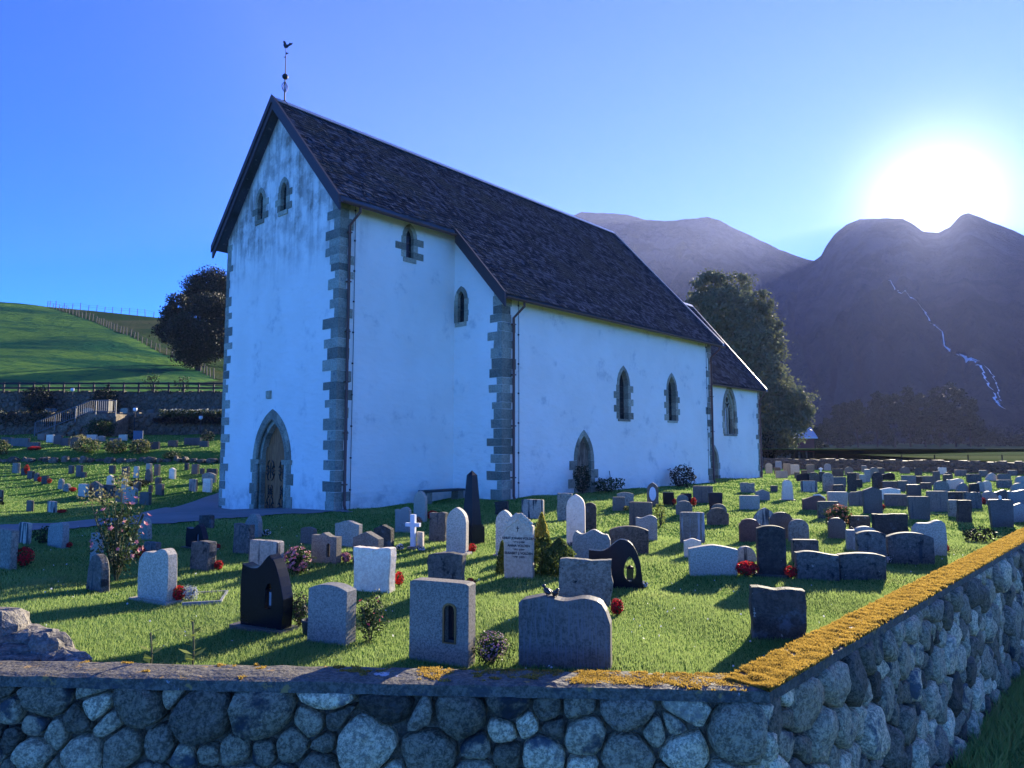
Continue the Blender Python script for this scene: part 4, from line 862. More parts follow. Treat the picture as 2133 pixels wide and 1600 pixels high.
# walls
def wall(name, outer, holes, fn):
    m = MB(); m.add(*fill_poly(outer, holes, lambda a, z: fn(a, z))); return m.build(name, 'whitewash', church, fixn=False)
wall('west_wall', [(0, -.8), (7.62, -.8), (7.62, 10.17), (AX, 14.36), (0, 10.26)], ops['w'], wf)
wall('tower_wall', [(0, -.5), (5.07, -.5), (5.07, 10.26), (0, 10.26)], ops['s'], sf)
wall('nave_wall', [(-2.41, -.5), (0, -.5), (0, 10.26), (-2.41, 7.63)], ops['nw'], nwf)
wall('nave_wall', [(5.07, -.5), (20.85, -.5), (20.85, 7.63), (5.07, 7.63)], ops['n'], nf)
wall('nave_wall', [(-2.41, -.5), (9.95, -.5), (9.95, 7.63), (AX, 14.36), (-2.41, 7.63)], [], WESTF(20.85))
wall('chancel_wall', [(20.85, -.5), (30.25, -.5), (30.25, 5.75), (20.85, 5.75)], ops['c'], cf)
wall('chancel_wall', [(-.95, -.5), (8.49, -.5), (8.49, 5.75), (AX, 11.40), (-.95, 5.75)], [], WESTF(30.25))
wall('chancel_wall', [(20.85, -.5), (30.25, -.5), (30.25, 5.75), (20.85, 5.75)], [], SOUTHF(8.49))
wall('nave_wall', [(5.07, -.5), (20.85, -.5), (20.85, 7.63), (5.07, 7.63)], [], SOUTHF(9.95))
wall('nave_wall', [(7.62, -.5), (9.95, -.5), (9.95, 7.63), (7.62, 10.17)], [], nwf)
wall('tower_wall', [(0, -.8), (5.07, -.8), (5.07, 10.17), (0, 10.17)], [], SOUTHF(7.62))
# quoins: each block its own piece
def quoins(s0, t0, ss, ts, zb, zt, la, lb, seed):
    r = random.Random(seed); z = zb; i = 0
    while z < zt - .12:
        h = min(r.uniform(.23, .38), zt - z); lng = i % 2
        q_ = r.choice((-.12, -.25, -.34)) if not lng else r.choice((.12, .2, -.05)); a = r.uniform(*la) + q_ * .9; b = r.uniform(*lb) + (r.choice((.05, .16, .26)) if lng == 0 else 0)
        a, b = max(.2, a), max(.12, b); p = .016 + r.uniform(0, .008)
        x0, x1 = sorted((s0 - ss * p, s0 + ss * b)); y0, y1 = sorted((t0 - ts * p, t0 + ts * a))
        MB().box((x0, y0, z), (x1, y1, z + h - .008), .007, r).build('quoin_stone', 'quoin', church); z += h; i += 1
quoins(0, 0, 1, 1, -.25, 10.0, (.48, .70), (.24, .34), 1)
quoins(0, 7.62, 1, -1, -.6, 9.9, (.25, .5), (.2, .5), 2)
quoins(5.07, -2.41, 1, 1, -.1, 7.5, (.38, .60), (.38, .5), 3)
quoins(20.85, -2.41, -1, 1, .05, 7.4, (.3, .5), (.22, .48), 4)
quoins(30.25, -.95, -1, 1, -.2, 5.6, (.3, .5), (.2, .42), 5)
# roofs
def deck(name, s0, s1, t0, zf, th=.14, mat='slate'):
    m = MB()
    for ta, tb in ((t0, AX), (2 * AX - t0, AX)):
        v = [(s, t, zf(t) - d) for d in (0, th) for s, t in ((s0, ta), (s1, ta), (s1, tb), (s0, tb))]
        m.add(v, [(0, 1, 2, 3), (4, 7, 6, 5), (0, 4, 5, 1), (1, 5, 6, 2), (2, 6, 7, 3), (3, 7, 4, 0)])
    return m.build(name, mat, church)
roof = deck('roof', 4.72, 21.35, -2.85, lambda t: roof_z(t) - .05)
m = deck('roof', -.35, 4.718, -.46, lambda t: roof_z(t) - .05)
croof = deck('roof', 21.35, 30.75, -1.2, lambda t: croof_z(t) - .05)
m = MB(); v = [(20.85, -1.2, croof_z(-1.2) - .06), (21.35, -1.2, croof_z(-1.2) - .06), (21.35, AX, CR - .06), (20.85, AX, CR - .06)]
m.add(v, [(0, 1, 2, 3)]).build('roof_flashing', 'lead', church)
def slates(zr, sl, s_rng, d_max, par, seed, anchor):
    r = random.Random(seed); th = math.atan(sl); cs, sn = math.cos(th), math.sin(th); out = []
    nrow = int(d_max / 0.195); box_f = [(0, 1, 2, 3), (7, 6, 5, 4), (0, 4, 5, 1), (1, 5, 6, 2), (2, 6, 7, 3), (3, 7, 4, 0)]
    for i in range(nrow + 1):
        d = d_max - i * 0.195                                        # slope distance of the lower edge from the ridge
        if d < .1: break
        s0, s1 = s_rng(AX - d * cs); s = s0 + r.uniform(0, .1)
        while s < s1 - .06:
            w = min(r.uniform(.14, .27), s1 - s); du, dl = max(0, d - .34), d + r.uniform(-.025, .03)
            lift = .018 + r.uniform(0, .022); vs = []
            tw = r.uniform(-.008, .008); sk = r.uniform(-.03, .03)
            for lay in (0, 1):
                for ss, dd, e in ((s + .006, dl + sk, lift + tw), (s + w - .006, dl - sk, lift - tw), (s + w - .006, du, .0), (s + .006, du, .0)):
                    hgt = e + lay * .014 - .035
                    vs.append((ss, AX - dd * cs - hgt * sn * 1.0, zr - dd * sn + hgt * cs))
            key = ((s - anchor[0]) ** 2 + (d - anchor[1]) ** 2); out.append((key, vs)); s += w
    out.sort(key=lambda q: q[0]); return out, box_f
sl_n, bf = slates(RIDGE, SL, lambda t: (-.35, 21.35) if t > -.48 else (4.72, 21.35), 9.83, None, 5, (4.8, 9.8))
for _, vs in sl_n[:300]:
    MB().add(vs, bf).build('slate', 'slate', roof, fixn=False)
m = MB()
for _, vs in sl_n[300:]: m.add(vs, bf)
kind(m.build('slate_courses', 'slate', roof, fixn=False), 'stuff')
sl_c, bf = slates(CR, CSL, lambda t: (21.35, 30.75), 7.8, None, 6, (25, 8))
m = MB()
for _, vs in sl_c: m.add(vs, bf)
kind(m.build('slate_courses', 'slate', croof, fixn=False), 'stuff')
def slope_board(s0, s1, ta, tb, zf, top, bot, mat, name='bargeboard'):
    m = MB(); v = [(s, t, zf(t) + d) for s in (s0, s1) for t, d in ((ta, bot), (tb, bot), (tb, top), (ta, top))]
    m.add(v, [(0, 1, 2, 3), (7, 6, 5, 4), (0, 4, 5, 1), (1, 5, 6, 2), (2, 6, 7, 3), (3, 7, 4, 0)]); return m.build(name, mat, church)
slope_board(-.43, -.36, -.54, AX, roof_z, .10, -.40, 'barge'); slope_board(-.43, -.36, 8.08, AX, roof_z, .10, -.40, 'barge')
slope_board(-.48, -.435, -.57, AX, roof_z, .13, -.14, 'barge', 'verge_board'); slope_board(-.48, -.435, 8.11, AX, roof_z, .13, -.14, 'barge', 'verge_board')
slope_board(4.62, 4.70, -2.95, -.47, roof_z, .10, -.42, 'barge')
slope_board(21.36, 21.41, -2.9, AX, roof_z, .07, -.10, 'lead', 'verge_flashing'); slope_board(30.76, 30.81, -1.25, AX, croof_z, .07, -.10, 'lead', 'verge_flashing')
for s0, s1, z in ((-.3, 21.35, RIDGE), (21.45, 30.75, CR)):
    m = MB(); m.prism([(-.17, -.15), (0, .03), (.17, -.15), (.15, -.17), (0, 0), (-.15, -.17)], lambda a, b, d: (d, AX + a, z + b + .05), s0, s1); m.build('ridge_cap', 'lead', church)
for s0, s1, t, zf in ((-.3, 4.6, -.54, roof_z), (4.72, 21.35, -2.94, roof_z), (21.45, 30.7, -1.29, croof_z)):
    z = zf(t) - .06; m = MB(); arc = [(.075 * math.cos(a), .075 * math.sin(a)) for a in [math.pi + i * math.pi / 8 for i in range(9)]]
    m.prism(arc + [(a * .85, b * .85) for a, b in reversed(arc)], lambda a, b, d: (d, t + a, z + b), s0, s1); m.build('gutter', 'gutter', church)
for s, t, zt, zb, wt_ in ((.30, -.54, 9.70, -.02, 0), (5.58, -2.94, 7.08, .1, -2.41), (20.70, -2.94, 7.08, .15, -2.41), (30.1, -1.29, 5.38, -.05, -.95)):
    m = MB(); m.tube([(s + .08, t, zt), (s + .08, t, zt - .18), (s, wt_ - .10, zt - .55), (s, wt_ - .10, zb + .18), (s, wt_ - .16, zb + .04), (s, wt_ - .26, zb)], .048, 8)
    dp = m.build('downpipe', 'pipe', church, smooth=True)
    for z in frange(zb + .8, zt - .8, 1.8): MB().box((s - .07, wt_ - .155, z), (s + .07, wt_ - .003, z + .04)).build('pipe_bracket', 'pipe', dp)
for s, t, zt, zb in ((.56, 0, 10.0, 0), (5.92, -2.41, 7.3, .1), (20.3, -2.41, 7.3, .15)):
    m = MB(); m.tube([(s, t - .03, zt), (s + .01, t - .03, (zt + zb) / 2), (s, t - .03, zb)], .010, 5); w_ = m.build('lightning_wire', 'wire', church)
    for z in frange(zb + .6, zt - .3, 1.0): MB().box((s - .022, t - .045, z), (s + .022, t - .001, z + .05)).build('wire_clip', 'wire', w_)
# weathervane
m = MB(); m.tube([(.05, AX, RIDGE), (.05, AX, RIDGE + 2.15)], [.028, .012], 6); vane = m.build('weathervane', 'iron', church)
m = MB(); m.lathe([(.11 * math.sin(a), -.11 * math.cos(a)) for a in [.05 + i * (math.pi - .1) / 9 for i in range(10)]], 12, (.05, AX, RIDGE + 1.0)); m.build('ball', 'iron', vane, smooth=True)
m = MB()
for sg in (-1, 1):
    for ax in (0, 1):
        f = (lambda a, z: (.05 + sg * a, AX, z)) if ax else (lambda a, z: (.05, AX + sg * a, z))
        m.tube([f(.03 + .09 * math.sin(k), RIDGE + .42 + .36 * k / 3.14) for k in [i * math.pi / 8 for i in range(9)]], .012, 5)
        m.tube([f(.0, RIDGE + .12), f(.22, RIDGE - .12)], .012, 5)
m.build('scrollwork', 'iron', vane)
m = MB(); cock = [(-.05, 0), (.05, 0), (.10, .06), (.20, .10), (.25, .17), (.20, .16), (.15, .19), (.10, .13), (.02, .12), (-.02, .20), (-.05, .27), (-.09, .28), (-.13, .23), (-.09, .20), (-.10, .10)]
m.prism([(a, b) for a, b in cock], lambda a, b, d: (.05 + a * .55 + d, AX - a * .83, RIDGE + 2.10 + b), -.012, .012); m.build('rooster', 'iron', vane)
m = MB(); m.prism([(0, 0), (.12, .04), (0, .08)], lambda a, b, d: (.05 + a * .55 + d, AX - a * .83, RIDGE + 1.85 + b), -.008, .008)
m.prism([(0, 0), (-.09, .03), (0, .06)], lambda a, b, d: (.05 + a * .55 + d, AX - a * .83, RIDGE + 1.72 + b), -.008, .008); m.build('pennant', 'iron', vane)

# ------------------------------------------------------------------ churchyard walls
def clip_poly(poly, n, d):
    out = []
    for i in range(len(poly)):
        p, q = poly[i], poly[(i + 1) % len(poly)]; a = p[0] * n[0] + p[1] * n[1] - d; b = q[0] * n[0] + q[1] * n[1] - d
        if a <= 0: out.append(p)
        if a * b < 0: k = a / (a - b); out.append((p[0] + (q[0] - p[0]) * k, p[1] + (q[1] - p[1]) * k))
    return out
def stone_cells(L, Hh, size, rng, gap):
    """irregular rounded outlines that pack a length x height rectangle"""
    pts = []
    tries = 0; want = int(L * Hh / (size * size * .78))
    cell = {}
    while len(pts) < want and tries < want * 60:
        tries += 1; x, y = rng.uniform(0, L), rng.uniform(0, Hh); w = (rng.choice((1.5, 1.25, 1.0)) if len(pts) < want * .4 else rng.choice((.45, .6, .8, 1.0))) * size
        ok = True; cx, cy = int(x / size), int(y / size)
        for i in range(cx - 2, cx + 3):
            for j in range(cy - 2, cy + 3):
                for (a, b, c) in cell.get((i, j), ()):
                    if ((a - x) / 1.18) ** 2 + (b - y) ** 2 < (.46 * (c + w)) ** 2: ok = False; break
                if not ok: break
            if not ok: break
        if ok: pts.append((x, y, w)); cell.setdefault((cx, cy), []).append((x, y, w))
    out = []
    for (x, y, w) in pts:
        poly = [(max(0, x - size * 1.6), max(0, y - size * 1.4)), (min(L, x + size * 1.6), max(0, y - size * 1.4)), (min(L, x + size * 1.6), min(Hh, y + size * 1.4)), (max(0, x - size * 1.6), min(Hh, y + size * 1.4))]
        cx, cy = int(x / size), int(y / size)
        for i in range(cx - 3, cx + 4):
            for j in range(cy - 3, cy + 4):
                for (a, b, c) in cell.get((i, j), ()):
                    if (a, b) == (x, y): continue
                    nx, ny = a - x, b - y; dd = nx * nx + ny * ny
                    if dd > (size * 3.4) ** 2: continue
                    k = .5 + .5 * (w * w - c * c) * .22 / dd; k = min(.75, max(.25, k)); l = math.sqrt(dd)
                    poly = clip_poly(poly, (nx / l, ny / l), ((x + nx * k) * nx + (y + ny * k) * ny) / l - gap)
                    if len(poly) < 3: break
        if len(poly) < 3: continue
        for _ in range(2):
            q = []
            for i in range(len(poly)):
                p0, p1 = poly[i], poly[(i + 1) % len(poly)]
                f0, f1 = (rng.uniform(.08, .3), rng.uniform(.7, .92)) if _ == 0 else (.22, .78)
                q.append((p0[0] + (p1[0] - p0[0]) * f0, p0[1] + (p1[1] - p0[1]) * f0)); q.append((p0[0] + (p1[0] - p0[0]) * f1, p0[1] + (p1[1] - p0[1]) * f1))
            poly = q
        out.append(poly)
    return out
def resample(poly, n):
    seg = [math.dist(poly[i], poly[(i + 1) % len(poly)]) for i in range(len(poly))]; tot = sum(seg); out = []; i = 0; acc = 0
    for k in range(n):
        t = tot * k / n
        while acc + seg[i] < t: acc += seg[i]; i += 1
        f = (t - acc) / seg[i]; p, q = poly[i], poly[(i + 1) % len(poly)]; out.append((p[0] + (q[0] - p[0]) * f, p[1] + (q[1] - p[1]) * f))
    return out
def stone_geo(mb, poly, fn, bulge, rng, n=14, rings=((1.0, -.35), (.985, .22), (.90, .72), (.58, .96)), back=.08):
    poly = resample(poly, n); cx = sum(p[0] for p in poly) / n; cy = sum(p[1] for p in poly) / n
    size = math.sqrt(sum((p[0] - cx) ** 2 + (p[1] - cy) ** 2 for p in poly) / n); b = bulge * size
    tx, ty = rng.uniform(-.35, .35), rng.uniform(-.35, .35); sd = rng.uniform(0, 99)
    vs = []; fs = []
    for k, (sc, h) in enumerate(rings):
        for (x, y) in poly:
            px, py = cx + (x - cx) * sc, cy + (y - cy) * sc
            d = b * h * (1 + tx * (px - cx) / size + ty * (py - cy) / size) if h > 0 else -back
            if h > 0: d += b * .55 * noise.noise(Vector((px / size * 1.3 + sd, py / size * 1.3, k)))
            vs.append(fn(px, py, d))
    vs.append(fn(cx, cy, b * (1.0 + .2 * noise.noise(Vector((sd, 1, 2))))))
    m = len(rings)
    for k in range(m - 1):
        for i in range(n): j = (i + 1) % n; fs.append((k * n + i, k * n + j, (k + 1) * n + j, (k + 1) * n + i))
    for i in range(n): fs.append(((m - 1) * n + i, (m - 1) * n + (i + 1) % n, m * n))
    mb.add(vs, fs)
def boulder_wall(name, label, P0, D, N, L, z0, z1, size, seed, vis=None):
    """retaining wall: dark mortar backing and a face of separate rounded stones"""
    rng = random.Random(seed); root = empty(name, (P0.x, P0.y, z0)); tag(root, label, 'stone wall')
    def fn(a, b, d): return (D.x * a + N.x * d, D.y * a + N.y * d, b)
    m = MB(); m.add([fn(0, -.3, -.07), fn(L, -.3, -.07), fn(L, z1 - z0, -.07), fn(0, z1 - z0, -.07), fn(0, -.3, -.34), fn(L, -.3, -.34), fn(L, z1 - z0, -.34), fn(0, z1 - z0, -.34)],
          [(0, 1, 2, 3), (4, 7, 6, 5), (3, 2, 6, 7), (0, 3, 7, 4), (1, 5, 6, 2)]); m.build('mortar_core', 'mortar', root)
    cells = stone_cells(L, z1 - z0, size, rng, .009); rest = MB(); n = 0
    cells.sort(key=lambda c: c[0][0] * (1 if vis is None else vis))
    for c in cells:
        cz = sum(p[1] for p in c) / len(c) + z0; ca = sum(p[0] for p in c) / len(c)
        if n < 296:
            mb = MB(); stone_geo(mb, c, fn, rng.uniform(.30, .55), rng); n += 1
            mb.build('wall_stone', rng.choice(('boulder', 'boulder', 'boulder', 'boulder_pale', 'boulder_dark')), root, smooth=True)
        else: stone_geo(rest, c, fn, .5, rng, n=9, rings=((1.0, -.3), (.95, .3), (.55, .9)))
    if rest.v: kind(rest.build('far_wall_stones', 'boulder', root, smooth=True), 'stuff')
    return root
INN = K0 - NF * 0 ; 
fw = boulder_wall('front_wall', 'boulder retaining wall with concrete coping across the foreground', K0 - NF * 0.02, LD, NF, 8.2, -.85, CAP_Z - .085, .29, 21)
sw = boulder_wall('side_wall', 'boulder retaining wall running back on the right under orange moss', K0 - NR * 0.02, RD, NR, 40.0, OUT_Z - .1, CAP_Z - .085, .36, 22)
# rounded nose stones where the two faces meet
rngc = random.Random(3); NC = (NF + NR).normalized(); DC = Vector((-NC.y, NC.x))
z = -2.0
while z < CAP_Z - .12:
    h = rngc.uniform(.2, .34); h = min(h, CAP_Z - .1 - z); w = rngc.uniform(.17, .26); mb = MB()
    o_ = K0 - NC * .05 - Vector((fw.location.x, fw.location.y))
    poly = [(-w, z + .01), (w * .9, z + .01), (w, z + h * .5), (w * .8, z + h - .015), (-w * .85, z + h - .015), (-w, z + h * .55)]
    stone_geo(mb, poly, lambda a, b, d: (o_.x + DC.x * a * .6 + NC.x * (d - abs(a) * .35), o_.y + DC.y * a * .6 + NC.y * (d - abs(a) * .35), b + .85), .5, rngc)
    mb.build('wall_stone', rngc.choice(('boulder', 'boulder_pale', 'boulder_dark')), fw, smooth=True); z += h
# coping slabs, mitred at the corner
def isect(p, d, q, e):
    k = ((q.x - p.x) * e.y - (q.y - p.y) * e.x) / (d.x * e.y - d.y * e.x); return p + d * k
OV = .035
Ko = isect(K0 + NF * OV, LD, K0 + NR * OV, RD); Ki = isect(K0 - NF * (CAP_W - OV), LD, K0 - NR * (CAP_W - OV), RD)
def coping(parent, D, N, L, seed):
    rs = random.Random(seed); n = int(L / .12); m = MB(); w = 7; vs = []
    for i in range(n + 1):
        k = i / n; o_ = Ko.lerp(Ko + D * L, k); q = Ki.lerp(Ki + D * (L - (Ki - Ko).dot(D)), k)
        for j in range(w):
            p = o_.lerp(q, j / (w - 1)); edge = j in (0, w - 1)
            e = noise.noise(Vector((p.x * 5, p.y * 5, 1))) * .012 + noise.noise(Vector((p.x * 17, p.y * 17, 2))) * .006
            o2 = N * (noise.noise(Vector((i * .55, j, seed))) * .014 if edge else 0)
            vs.append((p.x + o2.x - parent.location.x, p.y + o2.y - parent.location.y, CAP_Z + e - (.012 if edge else 0) - parent.location.z))
        for j, p in ((0, o_), (w - 1, q)):
            o2 = N * noise.noise(Vector((i * .6, j + 9, seed))) * .012
            vs.append((p.x + o2.x - parent.location.x, p.y + o2.y - parent.location.y, CAP_Z - .095 + noise.noise(Vector((i * .5, j, 3))) * .010 - parent.location.z))
    W = w + 2; fs = []
    for i in range(n):
        a = i * W
        for j in range(w - 1): fs.append((a + j, a + j + 1, a + W + j + 1, a + W + j))
        fs.append((a + w, a, a + W, a + W + w)); fs.append((a + w - 1, a + w + 1, a + W + w + 1, a + W + w - 1)); fs.append((a + w + 1, a + w, a + W + w, a + W + w + 1))
    m.add(vs, fs); o = m.build('coping', 'coping', parent, smooth=False); return o
cpf = coping(fw, LD, NF, 8.2, 1); cps = coping(sw, RD, NR, 40, 2)
def moss(parent, D, N, L, n, dens, seed, hk=1.0):
    """tufts of orange moss on the coping"""
    r = np.random.default_rng(seed); a = r.uniform(0, L, n); b = r.uniform(.0, CAP_W - .015, n)
    if L > 20: a = L * r.uniform(0, 1, n) ** 1.9
    px = Ko.x + D.x * a - N.x * b; py = Ko.y + D.y * a - N.y * b
    keep = np.array([dens(ai, bi) + .34 * noise.noise(Vector((x * 4.0, y * 4.0, 5))) + .34 * noise.noise(Vector((x * 13, y * 13, 8))) > .5 for ai, bi, x, y in zip(a, b, px, py)])
    px, py, a = px[keep], py[keep], a[keep]; k = len(px)
    hgt = hk * r.uniform(.010, .030, k) * np.array([1.0 + .7 * noise.noise(Vector((x * 9, y * 9, 2))) for x, y in zip(px, py)]); wd = r.uniform(.006, .013, k) * (1 + a / 9)
    th = r.uniform(0, 2 * math.pi, k); ln = r.uniform(.0, .025, k); la = r.uniform(0, 2 * math.pi, k)
    z0 = CAP_Z - .012
    v = np.stack([np.stack([px - np.cos(th) * wd, py - np.sin(th) * wd, np.full(k, z0)], 1), np.stack([px + np.cos(th) * wd, py + np.sin(th) * wd, np.full(k, z0)], 1),
                  np.stack([px + ln * np.cos(la), py + ln * np.sin(la), z0 + .010 + hgt], 1)], 1).reshape(-1, 3)
    v -= np.array(parent.parent.location)[None] if parent.parent else 0
    o = np_mesh('moss', v, np.arange(3 * k).reshape(k, 3), 'moss', parent); return kind(o, 'stuff')
moss(cps, RD, NR, 26, 150000, lambda a, b: .70 - .12 * (b < .03) - (.25 if .0 < a < .35 and b > .25 else 0), 4)
moss(cpf, LD, NF, 6.4, 60000, lambda a, b: .64 - .10 * a - .22 * (b < .06) + (.10 if b > .24 else 0), 6, .5)

# pile of split rocks behind the front wall at the left border
def rock(name, label, c, r, seed, mat, rotz=0.0, sq=3.2, group=None, parent=None):
    m = MB(); nu, nv = 14, 9; vs = []
    for j in range(nv + 1):
        ph = math.pi * j / nv
        for i in range(nu):
            t = 2 * math.pi * i / nu; d = Vector((math.sin(ph) * math.cos(t), math.sin(ph) * math.sin(t), math.cos(ph)))
            k = 1 / (abs(d.x) ** sq + abs(d.y) ** sq + abs(d.z) ** sq) ** (1 / sq)
            p = d * k * (1 + .30 * noise.noise(d * 1.5 + Vector((seed, 0, 0))) + .14 * noise.noise(d * 3.7 + Vector((0, seed, 0))))
            vs.append((p.x * r[0], p.y * r[1], p.z * r[2]))
    fs = [(j * nu + i, j * nu + (i + 1) % nu, (j + 1) * nu + (i + 1) % nu, (j + 1) * nu + i) for j in range(nv) for i in range(nu)]
    m.add(vs, fs); o = m.build(name, mat, parent, smooth=False, loc=c, rotz=rotz)
    if label: tag(o, label, 'rock', group)
    return o
for i, (c, r, rz, lab) in enumerate((
    ((-4.80, 6.80, .33), (.24, .26, .17), .1, 'large rounded rock topping the pile at the left border'),
    ((-4.50, 6.78, .20), (.28, .22, .13), -.2, 'grey lichened rock lying behind the pile top'),
    ((-4.18, 6.62, .15), (.20, .16, .18), -.35, 'pointed split rock in the middle of the left rock pile'),
    ((-3.98, 6.50, .06), (.30, .16, .14), -.5, 'low brown-edged rock at the right end of the rock pile'),
    ((-4.52, 6.55, .16), (.30, .16, .07), .15, 'flat slab rock in the rock pile'),
    ((-4.66, 6.46, .12), (.25, .13, .09), -.1, 'flat dark rock in front of the slab in the pile'),
    ((-4.72, 6.42, .27), (.065, .06, .075), .4, 'small pale rounded stone at the left border of the pile'),
    ((-4.30, 6.44, .10), (.22, .11, .08), .2, 'thin rock wedged low in the left pile'))):
    rock('pile_rock', lab, c, r, i * 7.3 + 2, 'pile_rock' if i != 6 else 'boulder_pale', rz, 3.0, 'rocks in the pile at the left')

# ------------------------------------------------------------------ headstones
def ssx(a, b, v): k = min(1, max(0, (v - a) / (b - a))); return k * k * (3 - 2 * k)
def top_fn(shape, u, w, h):
    q = w / 2; x = abs(u)
    if shape in ('flat', 'inv', 'column'): return h * (1 - .012 * x ** 6) - .012 * ssx(.9, 1, x)
    if shape == 'rough': return h - .02 * w * x ** 4
    if shape in ('arch', 'archl'): return h - .11 * w * x ** 2.2
    if shape in ('round', 'taper'): return max(.3 * h, h - q * .85 * (1 - math.sqrt(max(0, 1 - x ** 2.2))))
    if shape == 'dome': return h * max(.12, math.sqrt(max(0, 1 - x ** 2.3)))
    if shape == 'goth':
        c = .55; k = math.sqrt(max(0, (1 + c) ** 2 - (x + c) ** 2)) / math.sqrt((1 + c) ** 2 - c * c); return max(h * .3, h - q * 1.35 * (1 - k))
    if shape == 'gable': return h - .2 * w * x
    if shape == 'shoulder': return h - .26 * w * (1 if x > .82 else (1 - math.sqrt(max(0, 1 - (x / .82) ** 2))) * .8)
    if shape == 'wing': return h * (.74 + .26 * ssx(-1, .35, u)) - (.2 * h * ssx(.4, 1, u) if u > .4 else 0)
    if shape == 'wingl': return h * (.92 + .08 * ssx(-.1, .55, u)) - (.16 * h * ((-u - .6) / .4) ** 2 if u < -.6 else 0) - (.10 * h * ((u - .7) / .3) ** 2 if u > .7 else 0)
    if shape == 'wingb':
        return h * (.88 - .05 * math.sin(math.pi * (u + 1) / 1.1) + .12 * ssx(-.3, .42, u)) if u < .42 else h * (1 - .55 * ((u - .42) / .58) ** 2.0)
    if shape == 'wingc':
        return h * (.78 - .02 * math.sin(math.pi * (u + 1)) + .22 * ssx(-.55, .25, u)) if u < .25 else h * max(.02, math.sqrt(max(0, 1 - ((u - .25) / .75) ** 2.3)))
    if shape == 'blade': return h * (.42 + .58 * math.sin(math.pi / 2 * ssx(-1.3, .5, u))) if u < .5 else h * (1 - .35 * ((u - .5) / .5) ** 2)
    if shape == 'wave': return h * (.94 + .06 * math.sin(math.pi * u * 1.1 + .3)) - .05 * h * ssx(.85, 1, x)
    if shape == 'serp': return h * (.88 + .12 * (.5 + .5 * math.cos(math.pi * u)))
    if shape == 'serpw': return h * (.955 + .025 * math.cos(2.2 * math.pi * (u + .45))) - (.30 * h * ((u - .72) / .28) ** 2.4 if u > .72 else 0) - (.06 * h * ((-u - .85) / .15) ** 2 if u < -.85 else 0)
    if shape == 'wavec': return h * (.86 + .14 * (1 - x ** 1.4))
    if shape == 'waveL': return h * (.99 - .12 * ssx(-.4, 1, u) - .05 * ssx(-.5, -1, u))
    if shape == 'waveR': return h * (.93 + .07 * math.sin(math.pi * (u + 1) / 2) - .04 * ssx(.6, 1, u))
    if shape == 'heart': return h * (.93 + .07 * math.cos(2 * math.pi * (u - .15) * .8)) - .2 * h * ssx(.88, 1, x)
    if shape == 'niche': return h * (.90 + .10 * max(0, 1 - abs(u + .05) / .35)) - (.0 if u < .45 else .03 * h)
    if shape == 'carved': return h * (.80 + .20 * (1 - x) ** .8) + .010 * h * math.sin(abs(u) * 19)
    return h
def outline(shape, w, h, rng):
    q = w / 2; us = [1 - 2 * i / 22 for i in range(23)]; top = [(u * q, top_fn(shape, u, w, h)) for u in us]
    zr, zl = top[0][1], top[-1][1]; n = 6 if shape in ('rough', 'carved', 'wmi') else 4
    rt = [(q, -.12)] + [(q, zr * i / n) for i in range(1, n)]; lf = [(-q, zl * i / n) for i in range(n - 1, 0, -1)] + [(-q, -.12)]
    pts = rt + top + lf; out = []
    for x, z in pts:
        k = z / h
        if shape == 'taper': x *= 1.0 - .24 * k
        if shape == 'inv': x *= .86 + .14 * k
        if shape in ('wingb', 'wingl', 'heart'): x *= .90 + .10 * math.sin(math.pi * min(1, max(0, k * .85 + .12)))
        if shape == 'wavec': x *= .95 + .05 * k
        if shape in ('rough', 'carved'):
            a = .030 if shape == 'rough' else .014; sd = w * 37.1 + h * 11.3; x += a * noise.noise(Vector((x * 5, z * 5, sd))) + a * .4 * noise.noise(Vector((x * 17, z * 17, sd))); z += (a * noise.noise(Vector((x * 5, z * 5, sd + 9))) + a * .3 * noise.noise(Vector((x * 15, z * 15, sd)))) if k > .05 else 0
        out.append((x, z))
    return out
def slab_mesh(mb, poly, th, bev, rng, hole=None, rough=0.0):
    n = len(poly); cx = sum(p[0] for p in poly) / n; cz = sum(p[1] for p in poly) / n
    def inset(p): d = Vector((cx - p[0], (cz - p[1]))); d = d.normalized() * min(bev, d.length); return (p[0] + d.x, p[1] + d.y)
    ins = [inset(p) for p in poly]; h = th / 2
    ring = lambda pl, y: [(x, y + (rng.uniform(-rough, rough) if rough else 0), z) for x, z in pl]
    vs = ring(ins, -h) + ring(poly, -h + bev) + ring(poly, h - bev) + ring(ins, h); fs = []
    for k in range(3):
        for i in range(n): j = (i + 1) % n; fs.append((k * n + i, k * n + j, (k + 1) * n + j, (k + 1) * n + i))
    if not hole:
        fs += [tuple(range(n))[::-1], tuple(range(3 * n, 4 * n))]; mb.add(vs, fs)
    else:
        mb.add(vs, fs)
        for y in (-h, h):
            mb.add(*fill_poly(ins, [hole], lambda x, z, y=y: (x, y, z)))
        m = len(hole); mb.add([(x, -h, z) for x, z in hole] + [(x, h, z) for x, z in hole], [(i, i + m, (i + 1) % m + m, (i + 1) % m) for i in range(m)])
def lantern(parent, loc, w, h, glass='clear_glass'):
    """small grave lantern: base, panes, roof"""
    x, y, z = loc; g = MB().box((x - w * .42, y - w * .42, z + h * .1), (x + w * .42, y + w * .42, z + h * .78)).build('lantern', glass, parent)
    b = MB().box((x - w * .5, y - w * .5, z), (x + w * .5, y + w * .5, z + h * .1))
    for a in (-1, 1):
        for c in (-1, 1): b.bar((x + a * w * .45, y + c * w * .45, z + h * .1), (x + a * w * .45, y + c * w * .45, z + h * .8), w * .1)
    b.build('lantern_frame', 'iron', g)
    r_ = MB(); r_.lathe([(w * .72, h * .78), (w * .4, h * .9), (w * .12, h * .97), (w * .1, h * 1.04)], 8, (x, y, z)); r_.build('lantern_roof', 'iron', g)
